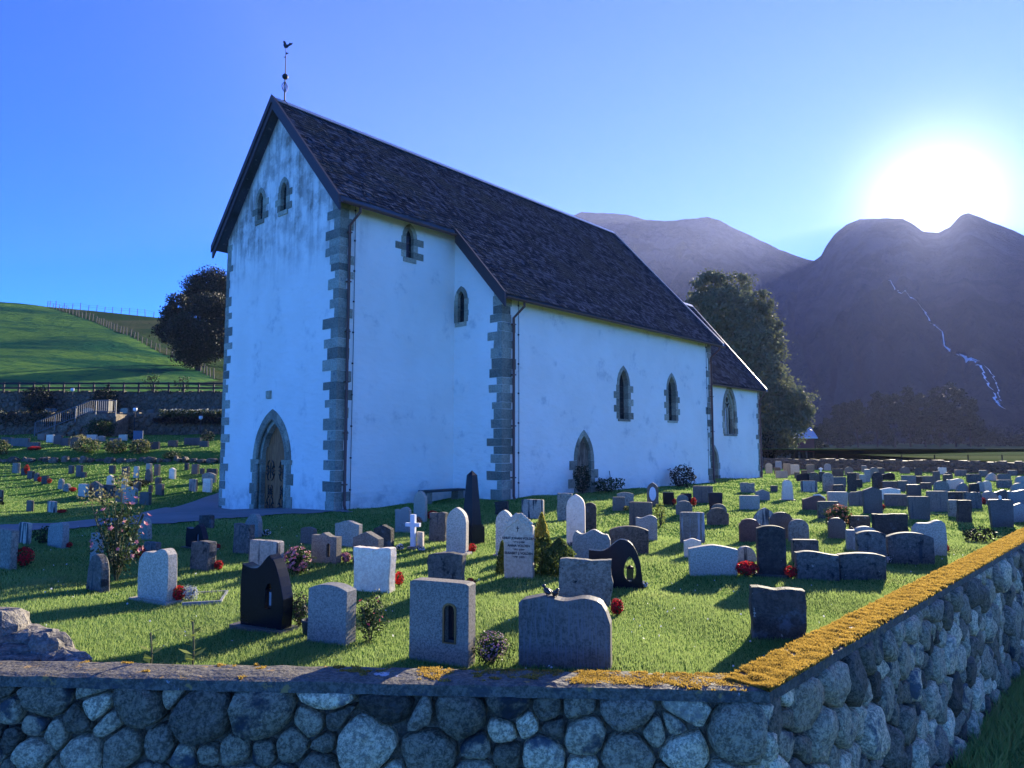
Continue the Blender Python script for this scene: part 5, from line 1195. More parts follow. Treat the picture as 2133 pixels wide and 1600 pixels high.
def text_mesh(txt, size, mat, parent, loc, name='inscription'):
    cu = bpy.data.curves.new('inscription', 'FONT'); cu.body = txt; cu.size = size; cu.align_x = 'CENTER'; cu.extrude = .0012; cu.offset = .0016
    ob = bpy.data.objects.new('inscription_source', cu); COL.objects.link(ob); dg = bpy.context.evaluated_depsgraph_get()
    me = bpy.data.meshes.new_from_object(ob.evaluated_get(dg)); bpy.data.objects.remove(ob); bpy.data.curves.remove(cu)
    o = link(me, name, mat, parent); o.location = loc; o.rotation_euler = (R(90), 0, 0); return o
rngh = random.Random(12)
STONE_OBJ = {}
for (x, y, w, h, th, yw, shape, mat, lab) in STONES:
    z = ground_z(x, y); lean = rngh.uniform(-.03, .03); rng = random.Random(int(abs(x) * 991 + y * 77))
    near = y < 16; bev = .006 if mat in ('bk', 'bg', 'lg', 'gr', 'dg', 'dgs') else .014
    if shape == 'cross':
        m = MB().box((-.05, -.04, -.1), (.05, .04, h)).box((-w / 2, -.035, h * .6), (w / 2, .035, h * .6 + .1))
        o = m.build('grave_cross', 'white_paint', loc=(x, y, z), rotz=yw); tag(o, lab, 'grave cross'); continue
    poly = outline(shape, w, h, rng); hole = None
    if shape == 'wingc':
        c0 = .26 * w; hole = [(c0 + .105 * w * math.sin(a) * (1 - .45 * (.5 - .5 * math.cos(a)) ** 1.5) * 1.25, h * (.40 - .26 * math.cos(a))) for a in [i * 2 * math.pi / 16 for i in range(16)]]
    if shape == 'wingb':
        c0 = .16 * w; hole = [(c0 + .075 * w * sx, h * zz) for sx, zz in ((-1, .30), (1, .30), (1, .58), (.6, .65), (-.3, .64), (-.9, .56))] if near else None
    if lab.startswith('speckled grey headstone with an arched'):
        c0 = .19 * w; hw = .085 * w; hole = [(c0 - hw, .28 * h), (c0 + hw, .28 * h)] + [(c0 + hw * math.cos(a), .66 * h + hw * math.sin(a)) for a in [i * math.pi / 8 for i in range(9)]]
    if shape == 'niche':
        c0 = .18 * w; hw = .07 * w; hole = [(c0 - hw, .2 * h), (c0 + hw, .2 * h)] + [(c0 + hw * math.cos(a), .58 * h + hw * math.sin(a)) for a in [i * math.pi / 6 for i in range(7)]]
    mb = MB(); slab_mesh(mb, poly, th, bev, rng, hole, .006 if shape == 'rough' else 0)
    o = mb.build('headstone', mat, loc=(x, y, z), rotz=yw + rngh.uniform(-.05, .05)); o.rotation_euler.x = lean
    if near or shape in ('goth',): o.rotation_euler.x = lean * .4
    tag(o, lab, 'headstone', 'headstones in the churchyard'); STONE_OBJ[lab[:30]] = o
    if 'flat plinth' in lab or 'wing-shaped' in lab or shape == 'goth' and near or 'dark base' in lab or 'tall blackish' in lab:
        MB().box((-w * .62, -th * .95, -.1), (w * .62, th * .95, .035)).build('plinth', 'dg' if mat in ('bk', 'dl', 'wms') else mat, o)
    if shape == 'wingb' and near: lantern(o, (.16 * w, 0, .305 * h), .075, .22)
    if shape == 'wingc': lantern(o, (.26 * w, 0, .17 * h), .09, .2, 'glass')
    if lab.startswith('speckled grey headstone with an arched'):
        fr = [(hx, hz) for hx, hz in hole]; out_ = [(c0 + (hx - c0) * 1.32, .47 * h + (hz - .47 * h) * 1.09) for hx, hz in hole]; n = len(fr); m = MB()
        m.add([(a, -th / 2 - .012, b) for a, b in fr] + [(a, -th / 2 - .012, b) for a, b in out_] + [(a, -th / 2 + .02, b) for a, b in fr] + [(a, -th / 2, b) for a, b in out_],
              [(i, (i + 1) % n, (i + 1) % n + n, i + n) for i in range(n)] + [(i, i + 2 * n, (i + 1) % n + 2 * n, (i + 1) % n) for i in range(n)] + [(i + n, (i + 1) % n + n, (i + 1) % n + 3 * n, i + 3 * n) for i in range(n)])
        m.build('niche_frame', 'brass', o)
        MB().add([(a, 0.0, b) for a, b in fr], [tuple(range(n))]).build('niche_pane', 'glass', o)
    if shape == 'niche':
        fr = hole; n = len(fr); MB().add([(a, -th * .25, b) for a, b in fr], [tuple(range(n))]).build('niche_pane', 'glass', o)
    if shape == 'carved':
        y_ = -th / 2 - .003
        for t, s_, zz in (('KNUT JOHAN VOLDEN', .050, .60), ('*1864 †1950', .036, .545), ('ANNA VOLDEN', .050, .485), ('*1866 †1948', .036, .43), ('ELISABET J. VOLDEN', .050, .37), ('*1896 †1979', .036, .315)):
            text_mesh(t, s_, 'ink', o, (.01, y_, zz * h))
        MB().box((-.012, y_ - .003, .72 * h), (-.0, y_ + .004, .80 * h)).box((-.028, y_ - .003, .765 * h), (.016, y_ + .004, .777 * h)).build('carved_cross', 'ink', o)
        m = MB()
        for sg in (-1, 1):
            m.tube([(sg * w * k, -th / 2 - .004, top_fn('carved', 2 * k, w, h) - .085) for k in [i * .046 for i in range(11)]], .010, 6)
            for i in range(5):
                k = .08 + i * .085; m.lathe([(.001, -.03), (.03, -.018), (.036, 0), (.03, .018), (.001, .03)], 8, (sg * w * k, -th * .18, top_fn('carved', 2 * k, w, h) + .002))
        m.build('carved_border', 'wmi', o, smooth=True)
    if mat == 'plaque':
        m = MB(); m.prism([(.30 * w * math.cos(a), h * .52 + .30 * h * math.sin(a)) for a in [i * 2 * math.pi / 16 for i in range(16)]], lambda a, b, d: (a, -th / 2 + d, b), -.012, .01); m.build('oval_plaque', 'white_paint', o)
    if 'scalloped' in lab:
        m = MB()
        for i in range(6):
            u = .1 + .15 * i; m.lathe([(.001, -.03), (.045, -.02), (.05, 0), (.04, .025), (.001, .035)], 8, (u * w / 2, 0, top_fn('wing', u, w, h)))
        m.build('crest', 'wm', o, smooth=True)
    if 'small crest' in lab:
        m = MB(); m.lathe([(.001, 0), (.05, .01), (.03, .05), (.045, .08), (.001, .12)], 8, (0, 0, h - .01)); m.build('crest', 'wm', o, smooth=True)
# two bird figurines on the wide slate-grey stone
so = STONE_OBJ['wide slate-grey headstone with'[:30]]; ca, sa = math.cos(so.rotation_euler.z), math.sin(so.rotation_euler.z)
def bird(off, rz, label):
    x, y = so.location.x + off * ca, so.location.y + off * sa; b = empty('bird_figurine', (x, y, so.location.z + top_fn('serpw', off / .473, .946, .636) - .002), rz); tag(b, label, 'figurine', 'bird figurines')
    m = MB(); m.lathe([(.002, -.055), (.018, -.04), (.030, -.01), (.028, .02), (.014, .045), (.002, .055)], 10)
    m.v = [(z_ * .95, y_, .040 + x_ + z_ * .25) for x_, y_, z_ in m.v]; m.build('body', 'bronze', b, smooth=True)
    m = MB(); m.lathe([(.018 * math.sin(a) + .0005, -.018 * math.cos(a)) for a in [i * math.pi / 7 for i in range(8)]], 10, (.050, 0, .078)); hd = m.build('head', 'bronze', b, smooth=True)
    m = MB(); m.lathe([(.006, 0), (.0005, .02)], 6); m.v = [(.064 + z_, y_, .076 + x_) for x_, y_, z_ in m.v]; m.build('beak', 'bronze', hd)
    m = MB().add([(-.045, -.012, .028), (-.045, .012, .028), (-.105, .014, .050), (-.105, -.014, .050), (-.045, 0, .036), (-.105, 0, .056)], [(0, 1, 2, 3), (0, 4, 5, 3), (1, 4, 5, 2), (2, 3, 5), (0, 1, 4)]); m.build('tail', 'bronze', b)
    m = MB().bar((0, .01, 0), (0, .01, .03), .005).bar((0, -.01, 0), (0, -.01, .03), .005); m.build('legs', 'bronze', b)
bird(-.165, 2.2, 'dark bird figurine with raised tail, left of the pair'); bird(-.09, -1.2, 'dark upright bird figurine, right of the pair')
# black obelisk, white cross, black lantern
ox, oy = -.84, 15.05; oz = ground_z(ox, oy); ob = empty('obelisk_monument', (ox, oy, oz), R(-40)); tag(ob, 'tall polished black obelisk on a square block before the nave', 'obelisk')
MB().box((-.19, -.19, -.1), (.19, .19, .36)).build('pedestal', 'bk', ob)
MB().box((-.165, -.165, .36), (.165, .165, .40)).build('moulding', 'bk', ob)
MB().add([(-.145, -.145, .40), (.145, -.145, .40), (.145, .145, .40), (-.145, .145, .40), (-.078, -.078, 1.42), (.078, -.078, 1.42), (.078, .078, 1.42), (-.078, .078, 1.42), (0, 0, 1.52)],
         [(0, 1, 5, 4), (1, 2, 6, 5), (2, 3, 7, 6), (3, 0, 4, 7), (4, 5, 8), (5, 6, 8), (6, 7, 8), (7, 4, 8), (3, 2, 1, 0)]).build('shaft', 'bk', ob)
cx_, cy_ = -1.92, 14.0; cz_ = ground_z(cx_, cy_); wc = empty('grave_cross', (cx_, cy_, cz_), R(-18)); tag(wc, 'white wooden cross standing on a stone foot in the lawn', 'grave cross')
MB().box((-.045, -.04, .02), (.045, .04, .66), .004, rngh).build('upright', 'white_paint', wc); MB().box((-.15, -.05, .43), (-.046, .03, .50)).build('crossbar', 'white_paint', wc); MB().box((.046, -.05, .43), (.15, .03, .50)).build('crossbar', 'white_paint', wc)
MB().box((.05, .06, -.05), (.17, .14, .32), .01, rngh).build('backing_stone', 'wm', wc); MB().box((-.1, -.08, -.05), (.12, .05, .05), .012, rngh).build('foot_stone', 'li', wc)
lx, ly = 7.0, 14.85; lt = empty('grave_lantern', (lx, ly, ground_z(lx, ly))); tag(lt, 'tall black lantern beside the dark shouldered headstone', 'lantern')
MB().box((-.05, -.05, 0), (.05, .05, .12)).build('base', 'iron', lt); lantern(lt, (0, 0, .12), .11, .24, 'clear_glass')
px_, py_ = -2.16, 7.78; MB_ = MB(); MB_.lathe([(.055, 0), (.07, .02), (.085, .14), (.09, .16), (.078, .16), (.07, .13)], 14); o = MB_.build('flower_pot', 'pot', loc=(px_, py_, ground_z(px_, py_)), smooth=True); tag(o, 'dark green flower pot left of the plain grey granite headstone', 'flower pot')

# ------------------------------------------------------------------ flowers and grave plants
FK = {'red': ('leaf_bush', 'petal_red', .75), 'pinkbush': ('leaf_bush', 'petal_pink', .35), 'orange': ('leaf_bush', 'petal_orange', .6), 'white': ('leaf_bush', 'petal_white', .5),
      'silver': ('leaf_silver', 'leaf_silver', .4), 'dark': ('leaf_bush', 'leaf_purple', .5), 'rose': ('leaf_bush', 'petal_hot', .02), 'heather': ('leaf_bush', 'petal_heather', .6), 'yellow': ('leaf_bush', 'petal_yellow', .6), 'orangebush': ('leaf_bush', 'petal_orange', .3)}
def plant(name, label, x, y, w, h, lm, pm, pf, seed, cat='flowers', group='grave flowers', z=None, n=None, loose=1.0, stems=True, ls=None, ps=None, z0=.0):
    r = np.random.default_rng(seed); z = ground_z(x, y) if z is None else z
    root = empty(name, (x, y, z)); tag(root, label, cat, group)
    n = n or int(min(1600, 300 + 5200 * w * h)); ls = ls or max(.024, min(.055, w * .10)); ps = ps or max(.03, min(.055, w * .13))
    p = blob_pts(r, n, (0, 0, 0), (1, 1, 1), .2); p *= np.array([1 + .75 * noise.noise(Vector(q_) * 1.9 + Vector((seed, 0, 0))) for q_ in p])[:, None]; p = p * np.array([w * .5 * loose, w * .44 * loose, h * .5]) + np.array([0, 0, h * .5]); p[:, 2] = np.maximum(p[:, 2], .01); p[:, 2] += z0 * (h * .9 - p[:, 2]) * (p[:, 2] < h * .4)
    v, f = cards(n, p, ls, r, aspect=.55); np_mesh('foliage', v, f, lm, root)
    k = max(6, int(n * pf * .35)); q = blob_pts(r, k, (0, 0, h * .58), (w * .48, w * .42, h * .45), .7); q[:, 2] = np.maximum(q[:, 2], .04)
    vs = []; fs = []
    for c in q:                                                  # five-petalled blooms
        d = Vector((c[0], c[1] - .1 * w, c[2] - h * .35)).normalized() if w else Vector((0, 0, 1)); u = d.orthogonal().normalized(); t = d.cross(u); c = Vector(c); s = ps * r.uniform(.6, 1.25)
        for i in range(5):
            a = i * 2 * math.pi / 5; e = u * math.cos(a) + t * math.sin(a); g = u * math.cos(a + .63) + t * math.sin(a + .63); e2 = u * math.cos(a - .63) + t * math.sin(a - .63)
            b = len(vs); vs += [tuple(c), tuple(c + g * s * .34 + d * s * .12), tuple(c + e * s * .55 + d * s * .22), tuple(c + e2 * s * .34 + d * s * .12)]; fs.append((b, b + 1, b + 2, b + 3))
    if k > 14: kind(np_mesh('blooms', vs, fs, pm, root), 'stuff')
    else:
        for i in range(k): np_mesh('bloom', vs[i * 20:i * 20 + 20], np.arange(20).reshape(5, 4), pm, root)
    if stems:
        m = MB()
        for i in range(6):
            a = r.uniform(0, 6.28); m.tube([(0, 0, -.02), (w * .15 * math.cos(a), w * .15 * math.sin(a), h * .35), (w * .36 * math.cos(a), w * .3 * math.sin(a), h * .75)], .005 + .006 * w, 5)
        m.build('stems', 'stem', root)
    return root
for i, (x, y, w, h, k, lab) in enumerate(FLOWERS):
    lm, pm, pf = FK[k]
    if k == 'red': w, h, pf = w * 1.12, h * 1.1, 1.3
    kw = {}
    if k in ('pinkbush', 'orangebush'): kw = dict(ps=.06)
    if k == 'orange': kw = dict(z=ground_z(x, y) + .22, stems=False)
    if k == 'heather': kw = dict(ls=.026, ps=.020, n=1500)
    plant('rose_bush' if 'bush' in k or k == 'rose' else 'flower_clump', lab, x, y, max(w, .1), max(h, .08), lm, pm, pf, 100 + i, **kw)
# tall rose bush at the left, leaves spread up its canes
rx, ry = -5.95, 10.9; rb = plant('rose_bush', 'tall rambling rose bush with pink blooms at the left of the lawn', rx, ry, .95, 1.32, 'leaf_bush', 'petal_pink', .05, 77, 'rose bush', n=1900, ls=.05, ps=.08, loose=.72)
r_ = np.random.default_rng(5); m = MB()
for i in range(9):
    a = r_.uniform(0, 6.28); l = r_.uniform(.2, .5); m.tube([(0, 0, 0), (l * .4 * math.cos(a), l * .4 * math.sin(a), .6), (l * math.cos(a), l * math.sin(a), r_.uniform(1.1, 1.5))], [.014, .009, .004], 5)
m.build('canes', 'stem', rb)
v, f = cards(200, np.concatenate([blob_pts(r_, 130, (-.35, 0, 1.25), (.3, .25, .2), .1), blob_pts(r_, 130, (.05, 0, 1.52), (.2, .2, .2), .1)]), .05, r_); np_mesh('outer_leaves', v, f, 'leaf_gold', rb)
# young plants against the front wall
for i, (x, y, h, lab) in enumerate(((-3.22, 6.52, .36, 'spindly young plant behind the front wall, left of two'), (-2.86, 6.55, .46, 'bright young leafy plant behind the front wall, right of two'))):
    rt = empty('young_plant', (x, y, ground_z(x, y) + .0)); tag(rt, lab, 'plant', 'young plants by the wall'); m = MB(); m.tube([(0, 0, -.05), (.01, 0, h * .5), (-.01, 0, h)], .009, 5); m.build('stem', 'stem', rt)
    r_ = np.random.default_rng(i); vs = []; fs = []
    for k in range(16 if i else 9):
        zz = h * (.15 + .85 * k / (15 if i else 8)); a = k * 2.4; s = .15 * (1.15 - .6 * zz / h); d = Vector((math.cos(a), math.sin(a), .45)).normalized(); e = d.cross(Vector((0, 0, 1))).normalized(); c = Vector((0, 0, zz)); b = len(vs)
        vs += [tuple(c), tuple(c + d * s * .5 + e * s * .26), tuple(c + d * s), tuple(c + d * s * .5 - e * s * .26)]; fs.append((b, b + 1, b + 2, b + 3))
    np_mesh('leaves', vs, fs, 'leaf_light', rt)
# conifers beside the inscribed stone
def conifer(label, x, y, w, h, mats, seed, n, pointy=True):
    r = np.random.default_rng(seed); rt = empty('dwarf_conifer', (x, y, ground_z(x, y))); tag(rt, label, 'conifer', 'conifers by the inscribed stone')
    zz = r.uniform(0, 1, n); rad = (1 - zz ** (1.6 if pointy else 3)) * w * .5 * (.55 + .45 * r.uniform(0, 1, n) ** .4) * np.array([1 + .25 * noise.noise(Vector((z_ * 7, seed, 0))) for z_ in zz]); a = r.uniform(0, 6.28, n)
    p = np.stack([rad * np.cos(a), rad * np.sin(a), zz * h], 1); v, f = cards(n, p, .06, r, aspect=.4, drop=1.6)
    low = np.repeat(zz < (.62 if len(mats) > 1 else 2), 4); fl = f[zz < (.62 if len(mats) > 1 else 2)]
    np_mesh('foliage', v, fl, mats[0], rt)
    if len(mats) > 1: np_mesh('golden_tips', v, f[zz >= .55], mats[1], rt)
    m = MB(); m.tube([(0, 0, -.05), (0, 0, h * .8)], [.03, .006], 6); m.build('trunk', 'bark', rt)
conifer('golden-tipped upright conifer right of the inscribed white stone', .47, 11.4, .46, .94, ('leaf_conifer', 'leaf_conifer_gold'), 1, 3200)
conifer('round green conifer right of the golden-tipped one', .74, 11.25, .58, .56, ('leaf_conifer',), 2, 3200, False)
conifer('small dark conifer left of the inscribed white stone', -.16, 11.5, .2, .5, ('leaf_conifer',), 3, 1300)
# bed edging by the pale upswept stone
o = MB().box((-.02, -.35, -.03), (.45, -.32, .04)).box((-.02, .32, -.03), (.45, .35, .04)).box((.42, -.318, -.03), (.45, .318, .04)).build('bed_edging', 'gravel_kerb', loc=(-4.25, 9.55, ground_z(-4.25, 9.55)), rotz=R(15)); tag(o, 'pale stone edging of the flower bed by the upswept headstone', 'edging')
# bench, leaning stick, shrubs at the church wall
bx = ch(4.05, -.5); bn = empty('bench', (bx[0], bx[1], ground_z(bx[0], bx[1]) ), R(48)); tag(bn, 'low dark plank bench on stone blocks against the church wall', 'bench')
MB().box((-.9, -.2, .36), (.95, .2, .43)).build('seat', 'bench_wood', bn); MB().box((.62, -.17, -.1), (.88, .17, .36), .012, rngh).build('support_block', 'surround', bn); MB().box((-.85, -.17, -.1), (-.6, .17, .36), .012, rngh).build('support_block', 'surround', bn)
a, b = ch(11.25, -2.75, .15), ch(11.5, -2.46, 1.0); m = MB(); m.tube([a, b], .016, 6); o = m.build('leaning_stick', 'gutter'); tag(o, 'thin brown stick leaning against the nave wall', 'stick')
def bush(name, label, x, y, w, d, h, mat, seed, n=900, ls=.09, z=None, cat='shrub', group=None, pm=None, lump=.28, rz=0.0):
    r = np.random.default_rng(seed); rt = empty(name, (x, y, ground_z(x, y) if z is None else z), rz); tag(rt, label, cat, group)
    dd = r.normal(size=(n, 3)); dd /= np.linalg.norm(dd, axis=1, keepdims=True); k = .45 + .55 * r.uniform(0, 1, n) ** .5
    k *= np.array([1 + lump * noise.noise(Vector(q) * 2.3 + Vector((seed, 0, 0))) * 1.6 for q in dd]); p = dd * k[:, None] * np.array([w / 2, d / 2, h / 2]) + np.array([0, 0, h / 2]); p[:, 2] = np.maximum(p[:, 2], .02)
    v, f = cards(n, p, ls, r, aspect=.6); np_mesh('foliage', v, f, mat, rt)
    if pm:
        q = p[(k > .8)][: n // 3]; v, f = cards(len(q), q * np.array([1.03, 1.03, 1.03]), ls * .9, r, aspect=.9); np_mesh('blooms', v, f, pm, rt)
    m = MB()
    for i in range(4):
        a = r.uniform(0, 6.28); m.tube([(0, 0, -.1), (w * .2 * math.cos(a), d * .2 * math.sin(a), h * .6)], [.02 + .012 * h, .008], 5)
    m.build('branches', 'bark', rt); return rt
q = ch(9.05, -2.9); bush('door_shrub', 'dark upright shrub left of the weathered nave door', q[0], q[1], .65, .6, 1.15, 'leaf_dark', 31, 900, .08)
q = ch(10.8, -2.9); bush('door_shrub', 'low leafy shrub right of the weathered nave door', q[0], q[1], 1.25, .7, .55, 'leaf_bush', 32, 900, .08)
q = ch(16.3, -3.15); bush('barberry_bush', 'dark red bush against the nave wall', q[0], q[1], 1.25, 1.0, .95, 'leaf_purple', 33, 1200, .09)
q = (-9.55, 14.75); bush('grave_bush', 'round green bush beside the dark striped headstone', q[0], q[1], .42, .42, .36, 'leaf_bush', 34, 500, .05)
q = (-17.25, 21.9); bush('grave_bush', 'round green bush right of a brown stone beside the gravel path', -16.2, 21.4, .6, .6, .38, 'leaf_dark', 35, 300, .06)
q = (3.75, 18.1); bush('ivy_clump', 'ivy climbing the right side of the brown-grey block headstone', 3.72, 18.05, .32, .25, .62, 'leaf_light', 36, 300, .06)
bush('grave_bush', 'dark plants at the foot of the mossy upright headstone', 9.95, 15.35, .75, .4, .3, 'leaf_dark', 37, 400, .06)

# ------------------------------------------------------------------ far churchyard wall, terraces, fences
def rubble_wall(name, label, p0, p1, z0, z1, size, seed, thick=.5, zf=None, rows_rand=True, mat='far_stone'):
    """distant dry-stone wall: core plus joined face stones, too small to pick apart"""
    rng = random.Random(seed); P0, P1 = Vector(p0), Vector(p1); L = (P1 - P0).length; D = (P1 - P0).normalized(); N = Vector((D.y, -D.x))
    if N.dot(-P0) < 0: N = -N
    root = empty(name, (P0.x, P0.y, z0)); tag(root, label, 'stone wall')
    def fn(a, b, d): return (D.x * a + N.x * d, D.y * a + N.y * d, b)
    h = z1 - z0; m = MB(); m.add([fn(a, b, d) for d in (-.04, -thick) for a, b in ((0, -.4), (L, -.4), (L, h), (0, h))], [(0, 1, 2, 3), (7, 6, 5, 4), (3, 2, 6, 7), (0, 3, 7, 4), (1, 5, 6, 2)]); m.build('core', 'mortar', root)
    mb = MB()
    for c in stone_cells(L, h, size, rng, .015): stone_geo(mb, c, fn, rng.uniform(.3, .5), rng, n=8, rings=((1.0, -.3), (.94, .35), (.55, .9)), back=.03)
    kind(mb.build('face_stones', mat, root), 'stuff')
    mb = MB(); a = 0
    while a < L:
        w = rng.uniform(.25, .6); vs = MB().box((0, 0, 0), (1, 1, 1)).v; hh = rng.uniform(.06, .2)
        mb.box((0, 0, 0), (0, 0, 0)); o_ = len(mb.v) - 8
        for i, (x, y, z) in enumerate(vs):
            q = fn(a + x * w * .95, h - .02 + z * hh + rng.uniform(-.02, .02), -.02 - y * (thick - .06)); mb.v[o_ + i] = q
        a += w
    kind(mb.build('top_stones', mat, root), 'stuff'); return root
rubble_wall('far_wall', 'low dry-stone wall closing the far side of the churchyard', (15.0, 76.2), (40.5, 46.8), -.15, .78, .36, 41)
rubble_wall('terrace_wall', 'lower dark rubble terrace wall below the flower hedge', (-52, 57.5), (-18, 57.5), 2.6, 4.6, .42, 42)
rubble_wall('terrace_wall', 'upper pale rubble terrace wall below the dark wooden fence', (-56, 68.3), (-20, 68.3), 5.0, 7.2, .42, 43)
# low kerb of field stones along the foot of the lawn bank
rk = random.Random(9); x = -40.0; kr = empty('stone_kerb', (-26, 42.8, 1.0)); tag(kr, 'row of field stones edging the grassy bank on the left', 'kerb')
while x < -13:
    w = rk.uniform(.3, .8); rock('kerb_stone', None, (x + 26 + w / 2, rk.uniform(-.2, .2), ground_z(x, 42.8) - 1.0 + rk.uniform(-.05, .06)), (w * rk.uniform(.4, .52), .26, rk.uniform(.14, .28)), x, 'far_stone', rk.uniform(-.2, .2), 2.4, parent=kr); x += w
# dark timber fence on the upper terrace wall
tf = empty('timber_fence', (-38, 68.0, 7.2)); tag(tf, 'dark timber rail fence along the top of the terrace wall', 'fence')
xs = frange(-18, 18, 1.42)
for x in xs: MB().box((x - .07, -.07, -.1), (x + .07, .07, .95)).build('post', 'fence_wood', tf)
for z in (.38, .82):
    for a, b in zip(xs[::2], xs[2::2]): MB().box((a + .003, -.105, z - .09), (b - .003, -.072, z + .09)).build('rail', 'fence_wood', tf)
# wire fence climbing the hill and along its crest
def wire_fence(label, pts, step, mat, h, seed, wire=True):
    r = random.Random(seed); root = empty('wire_fence', pts[0]); tag(root, label, 'fence'); o_ = Vector(pts[0]); acc = 0; m_prev = None; wires = MB()
    for a, b in zip(pts, pts[1:]):
        a, b = Vector(a), Vector(b); L = (b - a).length; d = acc
        while d < L:
            p = a.lerp(b, d / L); p.z = hill_z(p.x, p.y); hh = h * r.uniform(.8, 1.15); t = p + Vector((r.uniform(-.15, .15), r.uniform(-.1, .1), hh))
            m = MB(); m.bar(p - o_ - Vector((0, 0, .3)), t - o_, .09); m.build('post', mat, root)
            if m_prev is not None and wire:
                for k in (.55, .9): wires.bar(m_prev[0].lerp(m_prev[1], k) - o_, p.lerp(t, k) - o_, .02)
            m_prev = (p, t); d += step
        acc = d - L
    if wires.v: wires.build('wire', 'wire', root)
wire_fence('pale post and wire fence running down the grassy hill', FENCE_LINE, 1.9, 'post_wood', 1.25, 2)
crest = [(x, 149.5, hill_z(x, 149.5)) for x in (-99, -92, -84, -75)]
wire_fence('dark fence posts standing along the hill crest', crest, 1.75, 'fence_wood', 1.3, 3)
# rough pasture on the far side of the hill fence
def past_keep(x, y):
    k = _pw(y, [(p[1], p[0]) for p in reversed(FENCE_LINE)]); return x > k + .3 and y < 148
kind(grid('pasture', frange(-100, -20, 1.0), frange(80, 149, 1.0), lambda x, y: hill_z(x, y) + .06, 'pasture', keep=past_keep), 'structure')

# steps with railing up the lower terrace
st = empty('stone_steps', (-37.0, 56.2, 2.8)); tag(st, 'stone stair rising to the upper terrace with boulder side', 'stairs')
for i in range(10): MB().box((i * .42, -.9, -.3), (i * .42 + .43, .9, .17 * (i + 1) - .002 * i)).build('step', 'far_stone', st)
MB().box((4.23, -.9, -.3), (6.2, .9, 1.72)).build('landing', 'far_stone', st)
rm = random.Random(4)
for i in range(26):
    x = rm.uniform(.6, 6.0); zt = min(1.6, .4 * x); zz = rm.uniform(-.1, max(0, zt - .2)); rock('side_boulder', None, (x, -.98, zz + .1), (rm.uniform(.18, .3), .16, rm.uniform(.14, .22)), i * 3.1, 'far_stone', 0, 2.4, parent=st)
rl = empty('stair_railing', (-37.0, 55.2, 2.8)); tag(rl, 'grey steel railing rising along the terrace stair', 'railing')
def rp(x): return min(1.72, .405 * x)
for x in frange(0, 6.2, 1.55): MB().bar((x, 0, rp(x) - .2), (x, 0, rp(x) + 1.05), .06).build('rail_post', 'steel', rl)
m = MB()
for k in (1.05, .2): m.tube([(0, 0, k), (4.25, 0, 1.72 + k), (6.2, 0, 1.72 + k)], .03, 6)
m.build('handrail', 'steel', rl)
for x in frange(.14, 6.1, .16): MB().bar((x, 0, rp(x) + .2), (x, 0, rp(x) + 1.05), .022).build('baluster', 'steel', rl)
o = MB().box((-.4, -.3, 0), (.4, .3, 1.15)).box((-.45, -.35, 1.15), (.45, .35, 1.22)).build('metal_cabinet', 'dg', loc=(-33.0, 57.6, 4.55)); tag(o, 'grey metal cabinet at the head of the terrace stair', 'cabinet')
# hedges and bushes on the left
def hedge(label, x0, x1, y, z, h, d, mat, seed, pm=None, name='hedge', n=2600, ls=.16):
    r = np.random.default_rng(seed); rt = empty(name, ((x0 + x1) / 2, y, z)); tag(rt, label, 'hedge'); L = x1 - x0
    p = np.stack([r.uniform(-L / 2, L / 2, n), r.uniform(-d / 2, d / 2, n), r.uniform(0, 1, n) ** .7 * h], 1)
    p[:, 2] *= np.array([1 + .3 * noise.noise(Vector((q * 1.4, seed, 0))) for q in p[:, 0]])
    v, f = cards(n, p, ls, r, aspect=.65); np_mesh('foliage', v, f, mat, rt)
    if pm:
        q = p[p[:, 2] > h * .5]; q = q[: len(q) // 3] + np.array([0, -.06, .05]); v, f = cards(len(q), q, ls * .8, r, aspect=.9); np_mesh('blooms', v, f, pm, rt)
    return rt
hedge('dark clipped hedge on the terrace edge at far left', -44, -35.2, 57.4, 3.6, 1.25, .8, 'leaf_dark', 51)
hedge('hedge with cream blossoms along the terrace edge', -28.4, -19, 57.3, 4.3, .62, .7, 'leaf_bush', 52, 'petal_cream')
hedge('brown clipped hedge strip under the cream blossoms', -28.8, -19, 57.05, 3.8, .5, .3, 'leaf_purple', 53)
bush('terrace_bush', 'big dark round bush before the upper terrace wall, left one', -44.6, 66.6, 2.6, 2.0, 2.7, 'leaf_dark', 54, 2200, .18, z=5.0)
bush('terrace_bush', 'big dark round bush before the upper terrace wall, right one', -38.3, 66.6, 2.3, 2.0, 2.5, 'leaf_dark', 55, 2200, .18, z=5.0)
bush('terrace_bush', 'bright green round bush at the foot of the terrace stair', -31.6, 54.6, 2.1, 1.6, 1.35, 'leaf_bush', 56, 1600, .13)
for i, (x, y, w, h, lab) in enumerate(((-31.6, 43.6, 1.7, 1.0, 'golden-leaved bush at the left border of the bank'), (-26.2, 43.9, 1.6, .85, 'golden-leaved bush on the bank, left of the middle pair'), (-24.4, 43.9, 1.3, .85, 'golden-leaved bush on the bank, middle of three'), (-22.9, 43.9, 1.3, .85, 'golden-leaved bush on the bank, right of three'))):
    bush('golden_bush', lab, x, y, w, 1.1, h, 'leaf_bush', 60 + i, 900, .10, pm='leaf_gold', group='golden bushes on the bank')
